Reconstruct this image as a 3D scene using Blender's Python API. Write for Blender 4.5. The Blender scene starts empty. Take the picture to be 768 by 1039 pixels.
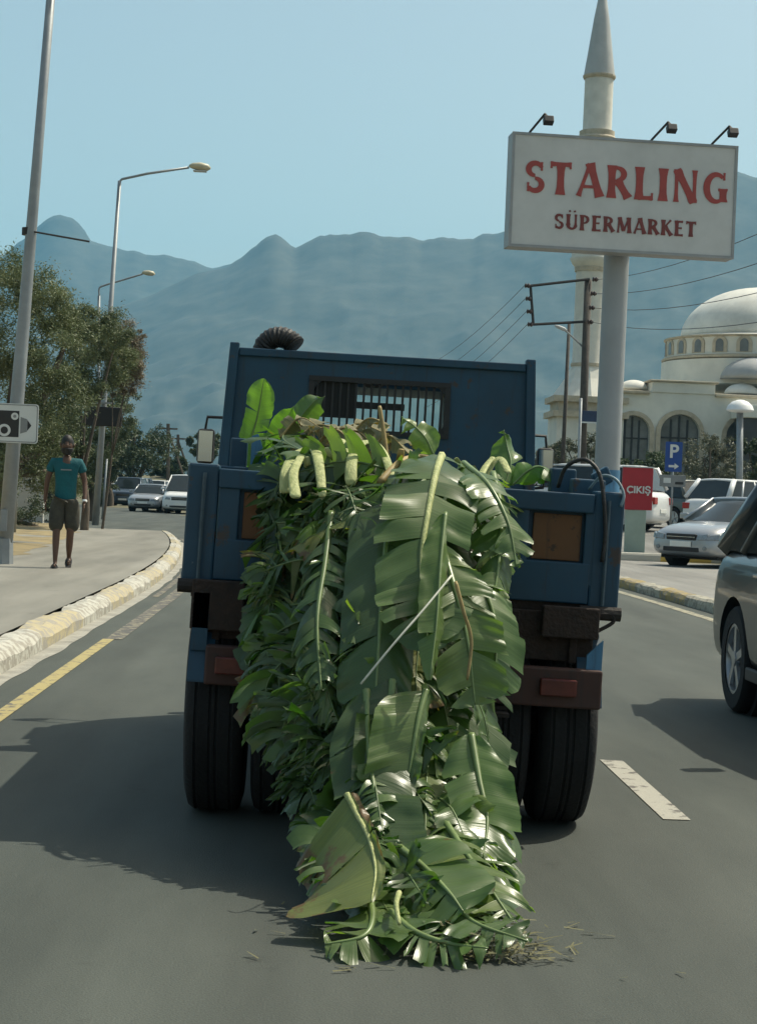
import bpy, math, random
from math import sin, cos, pi, radians, sqrt, atan2
from mathutils import Vector, Matrix, noise as mnoise
V = Vector
random.seed(11)
S = bpy.context.scene
col = S.collection

# ------------------------------------------------------------------ camera
W0, H0, FPX = 768.0, 1039.0, 1800.0
CAM = V((0, 0, 1.3))
YAW, PITCH, ROLL = radians(2.04), radians(-0.525), radians(2.3)
Fd = V((sin(YAW)*cos(PITCH), cos(YAW)*cos(PITCH), sin(PITCH)))
R0 = V((cos(YAW), -sin(YAW), 0)); U0 = R0.cross(Fd)
Rr = R0*cos(ROLL)+U0*sin(ROLL); Ur = U0*cos(ROLL)-R0*sin(ROLL)
cd = bpy.data.cameras.new('camera'); cam = bpy.data.objects.new('camera', cd); col.objects.link(cam)
mx = Matrix((Rr, Ur, -Fd)).transposed().to_4x4(); mx.translation = CAM
cam.matrix_world = mx
cd.sensor_fit = 'VERTICAL'; cd.sensor_height = 36; cd.lens = FPX/H0*36
cd.clip_start = .05; cd.clip_end = 30000
S.camera = cam
S.render.resolution_x, S.render.resolution_y = 756, 1024

def ray(px, py): return Fd + Rr*((px-W0/2)/FPX) - Ur*((py-H0/2)/FPX)
def P(px, py, D): return CAM + ray(px, py)*D
def PY(px, py, Y): r = ray(px, py); return CAM + r*((Y-CAM.y)/r.y)
def PZ(px, py, z): r = ray(px, py); return CAM + r*((z-CAM.z)/r.z)

# ------------------------------------------------------------------ light
SUN = V((0.56, 0.32, 1.0)).normalized()
w = bpy.data.worlds.new('World'); S.world = w; w.use_nodes = True
nt = w.node_tree; bg = nt.nodes['Background']
sk = nt.nodes.new('ShaderNodeTexSky'); sk.sky_type = 'NISHITA'; sk.sun_disc = False
sk.sun_elevation = math.asin(SUN.z); sk.sun_rotation = atan2(SUN.x, SUN.y)
sk.air_density = 1.0; sk.dust_density = 3.0; sk.ozone_density = 1.5; sk.altitude = 0
tint = nt.nodes.new('ShaderNodeMix'); tint.data_type = 'RGBA'; tint.blend_type = 'MULTIPLY'; tint.inputs[0].default_value = 1
tint.inputs['B'].default_value = (1.22, 1.12, .86, 1); nt.links.new(sk.outputs[0], tint.inputs['A'])
nt.links.new(tint.outputs['Result'], bg.inputs[0]); bg.inputs[1].default_value = 0.148
sl = bpy.data.lights.new('sun', 'SUN'); sl.energy = 4.5; sl.angle = radians(.53); sl.color = (1, .95, .80)
so = bpy.data.objects.new('sun', sl); col.objects.link(so)
so.rotation_euler = SUN.to_track_quat('Z', 'Y').to_euler(); so.location = (20, 50, 60)
vs = S.view_settings; vs.view_transform = 'Standard'; vs.look = 'None'; vs.exposure = 0.12; vs.gamma = 1; vs.use_curve_mapping = False
S.render.engine = 'CYCLES'
S.cycles.max_bounces = 8; S.cycles.volume_bounces = 1; S.cycles.transparent_max_bounces = 12

# ------------------------------------------------------------------ materials
MATS = {}
def mat(name, c, rough=.7, metal=0, var=.25, vscale=6., bump=0., bscale=40., c2=None, spec=.5, coat=0, coords='Object', det=6., stretch=None, trans=0):
    if name in MATS: return MATS[name]
    m = bpy.data.materials.new(name); m.use_nodes = True; n = m.node_tree; N = n.nodes; L = n.links
    b = N['Principled BSDF']; b.inputs['Roughness'].default_value = rough; b.inputs['Metallic'].default_value = metal
    b.inputs['Specular IOR Level'].default_value = spec; b.inputs['Coat Weight'].default_value = coat
    tc = N.new('ShaderNodeTexCoord'); mp = N.new('ShaderNodeMapping'); L.new(tc.outputs[coords], mp.inputs[0])
    if stretch: mp.inputs['Scale'].default_value = stretch
    nz = N.new('ShaderNodeTexNoise'); nz.inputs['Scale'].default_value = vscale; nz.inputs['Detail'].default_value = det; nz.inputs['Roughness'].default_value = .65
    L.new(mp.outputs[0], nz.inputs['Vector'])
    r = N.new('ShaderNodeValToRGB'); L.new(nz.outputs['Fac'], r.inputs[0])
    e = r.color_ramp.elements; e[0].position = .32; e[1].position = .68
    ca = tuple(x*(1-var) for x in c); cb = c2 if c2 else tuple(min(1, x*(1+var)) for x in c)
    e[0].color = (*ca, 1); e[1].color = (*cb, 1)
    L.new(r.outputs[0], b.inputs['Base Color'])
    rr = N.new('ShaderNodeMapRange'); rr.inputs['To Min'].default_value = max(0.02, rough*.85); rr.inputs['To Max'].default_value = min(1, rough*1.2)
    L.new(nz.outputs['Fac'], rr.inputs[0]); L.new(rr.outputs[0], b.inputs['Roughness'])
    if bump:
        n2 = N.new('ShaderNodeTexNoise'); n2.inputs['Scale'].default_value = bscale; n2.inputs['Detail'].default_value = 4
        L.new(mp.outputs[0], n2.inputs['Vector'])
        bp = N.new('ShaderNodeBump'); bp.inputs['Strength'].default_value = bump; bp.inputs['Distance'].default_value = .02
        L.new(n2.outputs['Fac'], bp.inputs['Height']); L.new(bp.outputs[0], b.inputs['Normal'])
    MATS[name] = m; return m
def glassy(name, c, rough=.08):
    m = mat(name, c, rough, 0, .1, 2.); return m
def worn(name, base, rust, thr=.6, scale=5., rough=.5, dust=.09):
    """paint with rust chips, vertical grime runs and a film of dust, each with a shape of its own"""
    if name in MATS: return MATS[name]
    m = mat(name, base, rough, 0, .22, 3.)
    n = m.node_tree; N = n.nodes; L = n.links; b = N['Principled BSDF']
    src = b.inputs['Base Color'].links[0].from_socket; tc = N.new('ShaderNodeTexCoord')
    def layer(src, colr, sc, lo, hi, stretch, amt):
        mp = N.new('ShaderNodeMapping'); mp.inputs['Scale'].default_value = stretch; L.new(tc.outputs['Object'], mp.inputs[0])
        nz = N.new('ShaderNodeTexNoise'); nz.inputs['Scale'].default_value = sc; nz.inputs['Detail'].default_value = 10; nz.inputs['Roughness'].default_value = .7
        L.new(mp.outputs[0], nz.inputs['Vector'])
        mr = N.new('ShaderNodeMapRange'); mr.inputs['From Min'].default_value = lo; mr.inputs['From Max'].default_value = hi; mr.inputs['To Max'].default_value = amt
        L.new(nz.outputs['Fac'], mr.inputs[0]); mx = N.new('ShaderNodeMix'); mx.data_type = 'RGBA'; mx.inputs['B'].default_value = (*colr, 1)
        L.new(mr.outputs[0], mx.inputs[0]); L.new(src, mx.inputs['A']); return mx.outputs['Result']
    src = layer(src, (.16, .15, .13), 2.2, .45, .8, (1, 1, .8), dust)
    src = layer(src, (.02, .02, .02), 9., .55, .75, (3, 3, .25), .7)
    src = layer(src, rust, scale, thr, thr+.05, (1, 1, 1), 1)
    src = layer(src, (.14, .17, .19), 22., .70, .72, (1, 1, 1), .7)
    L.new(src, b.inputs['Base Color']); return m

M_blue = worn('truck_blue_paint', (.005, .047, .088), (.050, .036, .030), .585, 7., .5)
M_blue2 = worn('truck_blue_paint_light', (.06, .19, .33), (.08, .06, .05), .64, 9., .5)
M_rust = mat('rusty_brown_steel', (.028, .018, .014), .85, 0, .5, 9., .5, 60., c2=(.048, .028, .020))
M_orange = worn('faded_orange_paint', (.15, .065, .022), (.06, .035, .02), .58, 12., .7)
M_steeldull = mat('dull_blue_steel', (.05, .08, .10), .6, .1, .3, 20.)
M_redbrown = worn('red_brown_paint', (.055, .022, .016), (.04, .025, .02), .58, 9., .7)
M_rubber = mat('tyre_rubber', (.009, .009, .0095), .85, 0, .4, 12., .3, 60.)
M_black = mat('black_plastic', (.012, .012, .013), .5, 0, .3, 5.)
M_chassis = mat('greasy_chassis_steel', (.028, .022, .019), .8, 0, .5, 10., .4, 40.)
M_steel = mat('galvanised_steel', (.27, .29, .30), .5, .4, .15, 3., .05, 20.)
M_darksteel = mat('dark_steel', (.03, .03, .03), .6, .3, .3, 8.)
M_white = mat('white_paint', (.75, .76, .75), .5, 0, .06, 3.)
M_cream = mat('cab_cream_panel', (.5, .52, .52), .6, 0, .1, 3.)
M_glassd = glassy('dark_glass', (.02, .028, .03), .05)
M_mirror = mat('mirror_glass', (.6, .63, .65), .05, 1, .05, 3.)
M_lens = mat('headlight_lens', (.26, .28, .29), .06, .3, .2, 30.)
M_redlens = mat('red_lamp_lens', (.35, .02, .015), .15, 0, .2, 30.)
M_amber = mat('amber_lens', (.5, .14, .02), .2, 0, .2, 30.)
M_rim = mat('alloy_rim', (.4, .41, .42), .3, .8, .1, 8.)
M_plate = mat('number_plate', (.75, .75, .7), .4, 0, .05, 10.)
M_hose = mat('black_hose', (.015, .014, .014), .55, 0, .3, 12., .3, 60.)
M_hosegrey = mat('pale_grey_hose', (.16, .22, .25), .5, 0, .2, 12.)
M_concrete = mat('pale_concrete', (.34, .33, .30), .9, 0, .22, 2.5, .4, 30.)
M_mosquewall = mat('mosque_plaster', (.66, .65, .58), .85, 0, .10, .4, .1, 3.)
M_mosquetrim = mat('mosque_sandstone_trim', (.46, .40, .30), .85, 0, .2, 2., .1, 5.)
M_dome = mat('dome_lead_white', (.60, .60, .55), .7, 0, .22, .25, .1, 3., c2=(.78, .77, .70))
M_mosqueglass = mat('mosque_window_glass', (.13, .14, .14), .15, 0, .3, .8)
M_minaret = mat('minaret_stone', (.64, .62, .55), .8, 0, .12, .8, .1, 3.)

# ------------------------------------------------------------------ mesh helpers
class MB:
    def __init__(s): s.v = []; s.f = []; s.uv = {}; s.tone = {}
    def add(s, vs, fs):
        o = len(s.v); s.v += [V(p) for p in vs]; s.f += [tuple(o+i for i in f) for f in fs]; return o
    def box(s, x0, x1, y0, y1, z0, z1):
        s.add([(x0,y0,z0),(x1,y0,z0),(x1,y1,z0),(x0,y1,z0),(x0,y0,z1),(x1,y0,z1),(x1,y1,z1),(x0,y1,z1)],
              [(0,3,2,1),(4,5,6,7),(0,1,5,4),(1,2,6,5),(2,3,7,6),(3,0,4,7)]); return s
    def obox(s, c, ax, ay, az):      # oriented: half-extent vectors
        c = V(c); ax = V(ax); ay = V(ay); az = V(az)
        s.add([c-ax-ay-az, c+ax-ay-az, c+ax+ay-az, c-ax+ay-az, c-ax-ay+az, c+ax-ay+az, c+ax+ay+az, c-ax+ay+az],
              [(0,3,2,1),(4,5,6,7),(0,1,5,4),(1,2,6,5),(2,3,7,6),(3,0,4,7)]); return s
    def tube(s, pts, rad, n=8, caps=True, flat=1.0):
        pts = [V(p) for p in pts]
        if not hasattr(rad, '__len__'): rad = [rad]*len(pts)
        rings = []; prev = None
        for i, p in enumerate(pts):
            t = (pts[min(i+1, len(pts)-1)]-pts[max(i-1, 0)])
            t = t.normalized() if t.length > 1e-9 else V((0,0,1))
            if prev is None:
                a = V((0,0,1)) if abs(t.z) < .9 else V((1,0,0))
                u = t.cross(a).normalized()
            else:
                u = (prev - t*prev.dot(t)).normalized()
            prev = u; v = t.cross(u)
            rings.append([p+(u*cos(2*pi*k/n)+v*sin(2*pi*k/n)*flat)*rad[i] for k in range(n)])
        o = len(s.v)
        for r in rings: s.v += r
        for i in range(len(rings)-1):
            for k in range(n):
                a = o+i*n+k; b = o+i*n+(k+1) % n
                s.f.append((a, b, b+n, a+n))
        if caps:
            s.f.append(tuple(o+k for k in reversed(range(n)))); e = o+(len(rings)-1)*n; s.f.append(tuple(e+k for k in range(n)))
        return s
    def lathe(s, prof, c=(0,0,0), n=24, axis='z', caps=True):
        c = V(c); o = len(s.v)
        for (r, h) in prof:
            for k in range(n):
                a = 2*pi*k/n
                if axis == 'z': s.v.append(c+V((r*cos(a), r*sin(a), h)))
                elif axis == 'x': s.v.append(c+V((h, r*cos(a), r*sin(a))))
                else: s.v.append(c+V((r*sin(a), h, r*cos(a))))
        for i in range(len(prof)-1):
            for k in range(n):
                a = o+i*n+k; b = o+i*n+(k+1) % n
                s.f.append((a, b, b+n, a+n))
        if caps: s.f.append(tuple(o+k for k in reversed(range(n)))); e = o+(len(prof)-1)*n; s.f.append(tuple(e+k for k in range(n)))
        return s
    def prism(s, poly, fn, d0, d1):  # fn(u,v,d)->point
        n = len(poly); o = len(s.v)
        s.v += [V(fn(u, v, d0)) for u, v in poly]+[V(fn(u, v, d1)) for u, v in poly]
        s.f.append(tuple(o+i for i in range(n))); s.f.append(tuple(o+n+i for i in reversed(range(n))))
        for i in range(n):
            j = (i+1) % n; s.f.append((o+i, o+n+i, o+n+j, o+j))
        return s
    def grid(s, fn, nu, nv):
        o = len(s.v)
        for i in range(nu+1):
            for j in range(nv+1): s.v.append(V(fn(i/nu, j/nv)))
        for i in range(nu):
            for j in range(nv):
                a = o+i*(nv+1)+j; s.f.append((a, a+nv+1, a+nv+2, a+1))
        return s
    def xf(s, fn): s.v = [V(fn(p)) for p in s.v]; return s

def fixnormals(me):
    import bmesh
    bm = bmesh.new(); bm.from_mesh(me); bmesh.ops.recalc_face_normals(bm, faces=bm.faces); bm.to_mesh(me); bm.free()

def build(name, mb, m, parent=None, smooth=False, bevel=0, sub=0, loc=None, off=None, fix=True, auto=None):
    me = bpy.data.meshes.new(name)
    vs = mb.v if off is None else [p-V(off) for p in mb.v]
    me.from_pydata([tuple(p) for p in vs], [], mb.f); me.update()
    if fix: fixnormals(me)
    if m: me.materials.append(m)
    if smooth:
        for p in me.polygons: p.use_smooth = True
    if auto is not None:
        for p in me.polygons: p.use_smooth = True
        try: me.set_sharp_from_angle(angle=radians(auto))
        except Exception: pass
    o = bpy.data.objects.new(name, me); col.objects.link(o)
    if parent: o.parent = parent
    if loc: o.location = loc
    if bevel:
        b = o.modifiers.new('bevel', 'BEVEL'); b.width = bevel; b.segments = 2; b.limit_method = 'ANGLE'; b.angle_limit = radians(35)
    if sub:
        b = o.modifiers.new('sub', 'SUBSURF'); b.levels = sub; b.render_levels = sub
    return o
def bake(o):
    dg = bpy.context.evaluated_depsgraph_get(); dg.update()
    me = bpy.data.meshes.new_from_object(o.evaluated_get(dg)); me.name = o.name
    o.modifiers.clear(); o.data = me
    return o
def cut(o, mb):
    c = build('cutter', mb, None)
    b = o.modifiers.new('cut', 'BOOLEAN'); b.operation = 'DIFFERENCE'; b.object = c; b.solver = 'EXACT'
    bake(o); bpy.data.objects.remove(c); return o
def tag(o, label, cat, group=None, kind=None):
    o['label'] = label
    if cat: o['category'] = cat
    if group: o['group'] = group
    if kind: o['kind'] = kind
    return o
def thing(name, label, cat, loc=(0,0,0), rotz=0, group=None):
    o = bpy.data.objects.new(name, None); col.objects.link(o); o.location = loc; o.rotation_euler = (0, 0, rotz)
    o.empty_display_size = .3
    return tag(o, label, cat, group)
def struct(name, mb, m, **k):
    o = build(name, mb, m, **k); o['kind'] = 'structure'; return o
def copy_tree(o, parent=None):
    c = o.copy(); col.objects.link(c); c.parent = parent
    for ch in list(o.children): copy_tree(ch, c)
    return c
def catmull(pts, n):
    pts = [V(p) for p in pts]; P_ = [2*pts[0]-pts[1]]+pts+[2*pts[-1]-pts[-2]]; out = []
    m = len(pts)-1
    for i in range(n+1):
        t = i/n*m; k = min(int(t), m-1); t -= k
        a, b, c, d = P_[k:k+4]
        out.append(.5*((2*b)+(c-a)*t+(2*a-5*b+4*c-d)*t*t+(3*b-3*c+d-a)*t**3))
    return out
def lerp_tab(tab, x):
    if x <= tab[0][0]: return tab[0][1]
    for (a, b), (c, d) in zip(tab, tab[1:]):
        if x <= c: return b+(d-b)*(x-a)/(c-a)
    return tab[-1][1]

# ================================================================== GROUND
def bend(y): return 0 if y < 20 else .0024*(y-20)**2 if y < 75 else .0024*55**2+(y-75)*.264
def XL(y): return -2.06-bend(y)
def XR(y): return 5.0-bend(y)*.9
LOT = [(39, .22), (50, .60), (75, .80), (140, 2.2), (260, 3.0), (1200, 6), (9000, 6)]
def zground(x, y):
    zr = -.06 if y < 38.9 else lerp_tab(LOT, y)-.03
    t = min(1, max(0, (x-XR(min(y, 400))-0.3)/3)) if y > 38.9 else 0
    return -.06*(1-t)+zr*t
def ladder(a, b, first, grow):
    out = [a]; s = first
    while out[-1] < b: out.append(out[-1]+s); s *= grow
    return out
xs = [-x for x in reversed(ladder(0, 7000, 2, 1.12))][:-1]+ladder(0, 7000, 2, 1.12)
ys = [-400, -100, -30]+ladder(-12, 9000, 2.5, 1.08)
g = MB()
for y in ys:
    for x in xs: g.v.append(V((x, y, zground(x, y))))
nx = len(xs)
for j in range(len(ys)-1):
    for i in range(nx-1):
        a = j*nx+i; g.f.append((a, a+1, a+nx+1, a+nx))
M_earth = mat('dry_earth', (.17, .14, .09), .95, 0, .35, .35, .6, 8., c2=(.12, .13, .07))
struct('ground', g, M_earth, fix=False)

# asphalt with its own patchiness
def asphalt(name, base, lo, hi):
    m = bpy.data.materials.new(name); m.use_nodes = True; N = m.node_tree.nodes; L = m.node_tree.links
    b = N['Principled BSDF']; b.inputs['Roughness'].default_value = .82; b.inputs['Specular IOR Level'].default_value = .35
    tc = N.new('ShaderNodeTexCoord')
    big = N.new('ShaderNodeTexNoise'); big.inputs['Scale'].default_value = .8; big.inputs['Detail'].default_value = 8; big.inputs['Roughness'].default_value = .6
    mp = N.new('ShaderNodeMapping'); mp.inputs['Scale'].default_value = (1.6, .35, 1)
    L.new(tc.outputs['Object'], mp.inputs[0]); L.new(mp.outputs[0], big.inputs['Vector'])
    r = N.new('ShaderNodeValToRGB'); e = r.color_ramp.elements; e[0].position = .3; e[0].color = (*lo, 1); e[1].position = .72; e[1].color = (*hi, 1)
    L.new(big.outputs['Fac'], r.inputs[0])
    fine = N.new('ShaderNodeTexNoise'); fine.inputs['Scale'].default_value = 160; fine.inputs['Detail'].default_value = 3
    L.new(tc.outputs['Object'], fine.inputs['Vector'])
    mr = N.new('ShaderNodeMapRange'); mr.inputs['From Min'].default_value = .25; mr.inputs['From Max'].default_value = .75; mr.inputs['To Min'].default_value = .72; mr.inputs['To Max'].default_value = 1.28
    L.new(fine.outputs['Fac'], mr.inputs[0])
    mul = N.new('ShaderNodeVectorMath'); mul.operation = 'SCALE'; L.new(r.outputs[0], mul.inputs[0]); L.new(mr.outputs[0], mul.inputs['Scale'])
    L.new(mul.outputs[0], b.inputs['Base Color'])
    # oil stains, patches and wheel-polished bands
    mp2 = N.new('ShaderNodeMapping'); mp2.inputs['Scale'].default_value = (1.1, .05, 1); L.new(tc.outputs['Object'], mp2.inputs[0])
    bn = N.new('ShaderNodeTexNoise'); bn.inputs['Scale'].default_value = 1.6; bn.inputs['Detail'].default_value = 4; L.new(mp2.outputs[0], bn.inputs['Vector'])
    b1 = N.new('ShaderNodeMapRange'); b1.inputs['From Min'].default_value = .35; b1.inputs['From Max'].default_value = .65; b1.inputs['To Min'].default_value = .84; b1.inputs['To Max'].default_value = 1.15; L.new(bn.outputs['Fac'], b1.inputs[0])
    sn_ = N.new('ShaderNodeTexNoise'); sn_.inputs['Scale'].default_value = 3.2; sn_.inputs['Detail'].default_value = 7; sn_.inputs['Roughness'].default_value = .75; L.new(tc.outputs['Object'], sn_.inputs['Vector'])
    b2 = N.new('ShaderNodeMapRange'); b2.inputs['From Min'].default_value = .60; b2.inputs['From Max'].default_value = .72; b2.inputs['To Min'].default_value = 1; b2.inputs['To Max'].default_value = .72; L.new(sn_.outputs['Fac'], b2.inputs[0])
    mm_ = N.new('ShaderNodeMath'); mm_.operation = 'MULTIPLY'; L.new(b1.outputs[0], mm_.inputs[0]); L.new(b2.outputs[0], mm_.inputs[1])
    mul2 = N.new('ShaderNodeVectorMath'); mul2.operation = 'SCALE'; L.new(mul.outputs[0], mul2.inputs[0]); L.new(mm_.outputs[0], mul2.inputs['Scale'])
    L.new(mul2.outputs[0], b.inputs['Base Color'])
    bp = N.new('ShaderNodeBump'); bp.inputs['Strength'].default_value = .35; bp.inputs['Distance'].default_value = .006
    L.new(fine.outputs['Fac'], bp.inputs['Height']); L.new(bp.outputs[0], b.inputs['Normal'])
    return m
M_road = asphalt('road_asphalt', None, (.042, .050, .044), (.082, .091, .079))
M_side = asphalt('side_paving', None, (.19, .185, .17), (.27, .265, .245))
M_lot = asphalt('lot_asphalt', None, (.13, .13, .12), (.2, .195, .18))
M_walk = asphalt('sidewalk_paving', None, (.17, .165, .14), (.26, .25, .215))

ry = [-30, -10, 0]+[i*2.0 for i in range(1, 60)]+[125+i*15 for i in range(12)]
def strip(f0, f1, z, ys, jag=0):
    m = MB()
    for y in ys:
        m.v += [V((f0(y), y, z)), V((f1(y), y, z))]
    for i in range(len(ys)-1): m.f.append((2*i, 2*i+1, 2*i+3, 2*i+2))
    return m
struct('road', strip(lambda y: XL(y)-.02 if y < 47 else XL(y)-.02-min(12, (y-47)*3), lambda y: XR(y)+.02, 0, ry), M_road, fix=False)

def kerb_profile(path, w, h, out, name, m, seed=0, rough=.02, slope=.05):
    """swept kerb: path (x,y), out = +1 if back of kerb is on +x side"""
    mb = MB(); n = len(path)
    for i, (x, y) in enumerate(path):
        a = path[max(0, i-1)]; b = path[min(n-1, i+1)]
        d = V((b[0]-a[0], b[1]-a[1], 0)).normalized(); nrm = V((d.y, -d.x, 0))*out
        pr = [(0, -.05), (0, h*.55), (slope*.4, h*.85), (slope, h), (w*.6, h+.004), (w, h), (w, -.05)]
        for k, (u, z) in enumerate(pr):
            q = V((x, y, 0))+nrm*u+V((0, 0, z))
            j = mnoise.noise(V((x*2+seed, y*2, k*.9)))*rough*1.2 + mnoise.noise(V((x*5+seed, y*5, k*.8)))*rough*.5
            if 0 < k < 6: q += nrm*j+V((0, 0, j*.7))
            mb.v.append(q)
    L_ = 7
    for i in range(n-1):
        for k in range(L_-1):
            a = i*L_+k; mb.f.append((a, a+1, a+L_+1, a+L_))
    mb.f.append(tuple(range(L_))); mb.f.append(tuple((n-1)*L_+k for k in reversed(range(L_))))
    return build(name, mb, m)
def kerbmat(name, ca, cb, period, offset, axis='y', wear=.56, conc=(.30, .28, .24)):
    m = bpy.data.materials.new(name); m.use_nodes = True; N = m.node_tree.nodes; L = m.node_tree.links; b = N['Principled BSDF']; b.inputs['Roughness'].default_value = .85
    tc = N.new('ShaderNodeTexCoord'); sp = N.new('ShaderNodeSeparateXYZ'); L.new(tc.outputs['Object'], sp.inputs[0])
    wob = N.new('ShaderNodeTexNoise'); wob.inputs['Scale'].default_value = 5; L.new(tc.outputs['Object'], wob.inputs['Vector'])
    ma = N.new('ShaderNodeMath'); ma.operation = 'MULTIPLY_ADD'; ma.inputs[1].default_value = .12; L.new(wob.outputs['Fac'], ma.inputs[0]); L.new(sp.outputs[axis.upper()], ma.inputs[2])
    a2 = N.new('ShaderNodeMath'); a2.operation = 'ADD'; a2.inputs[1].default_value = offset+1000*period; L.new(ma.outputs[0], a2.inputs[0])
    mo = N.new('ShaderNodeMath'); mo.operation = 'MODULO'; mo.inputs[1].default_value = period; L.new(a2.outputs[0], mo.inputs[0])
    gt = N.new('ShaderNodeMath'); gt.operation = 'GREATER_THAN'; gt.inputs[1].default_value = period/2; L.new(mo.outputs[0], gt.inputs[0])
    m1 = N.new('ShaderNodeMix'); m1.data_type = 'RGBA'; m1.inputs['A'].default_value = (*ca, 1); m1.inputs['B'].default_value = (*cb, 1); L.new(gt.outputs[0], m1.inputs[0])
    nz = N.new('ShaderNodeTexNoise'); nz.inputs['Scale'].default_value = 9; nz.inputs['Detail'].default_value = 8; nz.inputs['Roughness'].default_value = .7; L.new(tc.outputs['Object'], nz.inputs['Vector'])
    mr = N.new('ShaderNodeMapRange'); mr.inputs['From Min'].default_value = wear; mr.inputs['From Max'].default_value = wear+.06; L.new(nz.outputs['Fac'], mr.inputs[0])
    m2 = N.new('ShaderNodeMix'); m2.data_type = 'RGBA'; m2.inputs['B'].default_value = (*conc, 1); L.new(mr.outputs[0], m2.inputs[0]); L.new(m1.outputs['Result'], m2.inputs['A'])
    L.new(m2.outputs['Result'], b.inputs['Base Color'])
    bp = N.new('ShaderNodeBump'); bp.inputs['Strength'].default_value = .5; bp.inputs['Distance'].default_value = .02; L.new(nz.outputs['Fac'], bp.inputs['Height']); L.new(bp.outputs[0], b.inputs['Normal'])
    return m
M_kerbL = kerbmat('kerb_paint_yellow_white', (.46, .45, .39), (.42, .36, .22), 4.6, 2.2, wear=.47, conc=(.30, .28, .235))
M_kerbR = kerbmat('kerb_paint_faded', (.36, .34, .27), (.33, .25, .10), 3.2, .4, wear=.49, conc=(.22, .20, .16))
M_kerbB = kerbmat('kerb_paint_back', (.45, .44, .38), (.55, .38, .08), 2.2, .05, axis='x', wear=.62)
yk = [i*.125 for i in range(-40, 378)]
k = kerb_profile([(XL(y), y) for y in yk if y < 47], .21, .155, -1, 'kerb', M_kerbL, 1, .022, .10); k['kind'] = 'structure'
# rough concrete gutter strip at the kerb foot
M_gutter = mat('gutter_concrete', (.30, .29, .25), .9, 0, .3, 3., .6, 25.)
struct('gutter', strip(lambda y: XL(y)+.003, lambda y: XL(y)+.13+.05*mnoise.noise(V((y*.9, 3, 0))), .004, yk), M_gutter, fix=False)
struct('sidewalk', strip(lambda y: XL(y)-4.2, lambda y: XL(y)-.24, .155, [y for y in yk if y < 46.7]), M_walk, fix=False)
# verge of earth and dry leaves left of the walk
vg = MB().grid(lambda u, v: (XL(-6+56*u)-2.4-22*v-.35*mnoise.noise(V((u*60, 0, 0))), -6+56*u, .162+.05*v+(.035*mnoise.noise(V((u*40, v*20, 0))) if v > 0 else -.004)), 90, 24)
M_verge = mat('leaf_littered_earth', (.24, .19, .10), .95, 0, .4, 1.6, .8, 20., c2=(.33, .26, .13))
struct('verge', vg, M_verge, fix=False)

# painted lines
def linemat(name, c, under, wear, scale=14):
    m = kerbmat(name, c, c, 3, 0, wear=wear, conc=under)
    return m
M_yline = linemat('yellow_road_paint', (.36, .30, .13), (.11, .105, .09), .54)
M_yfaint = linemat('worn_road_paint', (.26, .235, .16), (.085, .083, .077), .43)
M_wline = linemat('white_road_paint', (.36, .35, .30), (.11, .105, .095), .55)
M_yright = linemat('pale_yellow_road_paint', (.32, .30, .21), (.13, .125, .11), .50)
struct('road_line', strip(lambda y: -1.74, lambda y: -1.645, .004, [i*.5 for i in range(-10, 31)]), M_yline, fix=False)
struct('worn_road_line', strip(lambda y: -1.72-bend(y), lambda y: -1.58-bend(y), .004, [15+i*.5 for i in range(0, 60)]), M_yfaint, fix=False)
struct('road_dust_line', strip(lambda y: XL(y)+.18, lambda y: XL(y)+.26, .0045, [21+i*.5 for i in range(0, 50)]), M_yfaint, fix=False)
struct('right_road_line', strip(lambda y: 4.62-bend(y)*.9, lambda y: 4.76-bend(y)*.9, .004, yk), M_yright, fix=False)
for i in range(-1, 10):
    y0 = 7.32+i*5.2
    m = strip(lambda y: 1.495-bend(y)*.95, lambda y: 1.610-bend(y)*.95, .004, [y0+j*.33 for j in range(0, 6)])
    struct('lane_dash', m, M_wline, fix=False)

# right: forecourt paving with kerb, back kerb, parking lot
struct('forecourt', strip(lambda y: XR(y)+.2, lambda y: 60, .10, [y for y in ry if y < 38]+[38.7]), M_side, fix=False)
k = kerb_profile([(XR(y), y) for y in yk if y < 36.5], .24, .14, 1, 'kerb', M_kerbR, 7, .025, .05); k['kind'] = 'structure'
bk = [(3.2+i*.25, 38.6) for i in range(0, 90)]
bm_ = kerb_profile(bk, .3, .27, -1, 'back_kerb', M_kerbB, 3, .012, .04); bm_['kind'] = 'structure'
def zlot(y): return lerp_tab([(38.8, .25), (41, .27), (50, .62), (76, .80)], y)
lot = MB().grid(lambda u, v: (3.2+60*v-(0 if u < .5 else 0), 38.85+38*u, zlot(38.85+38*u)), 30, 4)
struct('parking_lot', lot, M_lot, fix=False)

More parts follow.
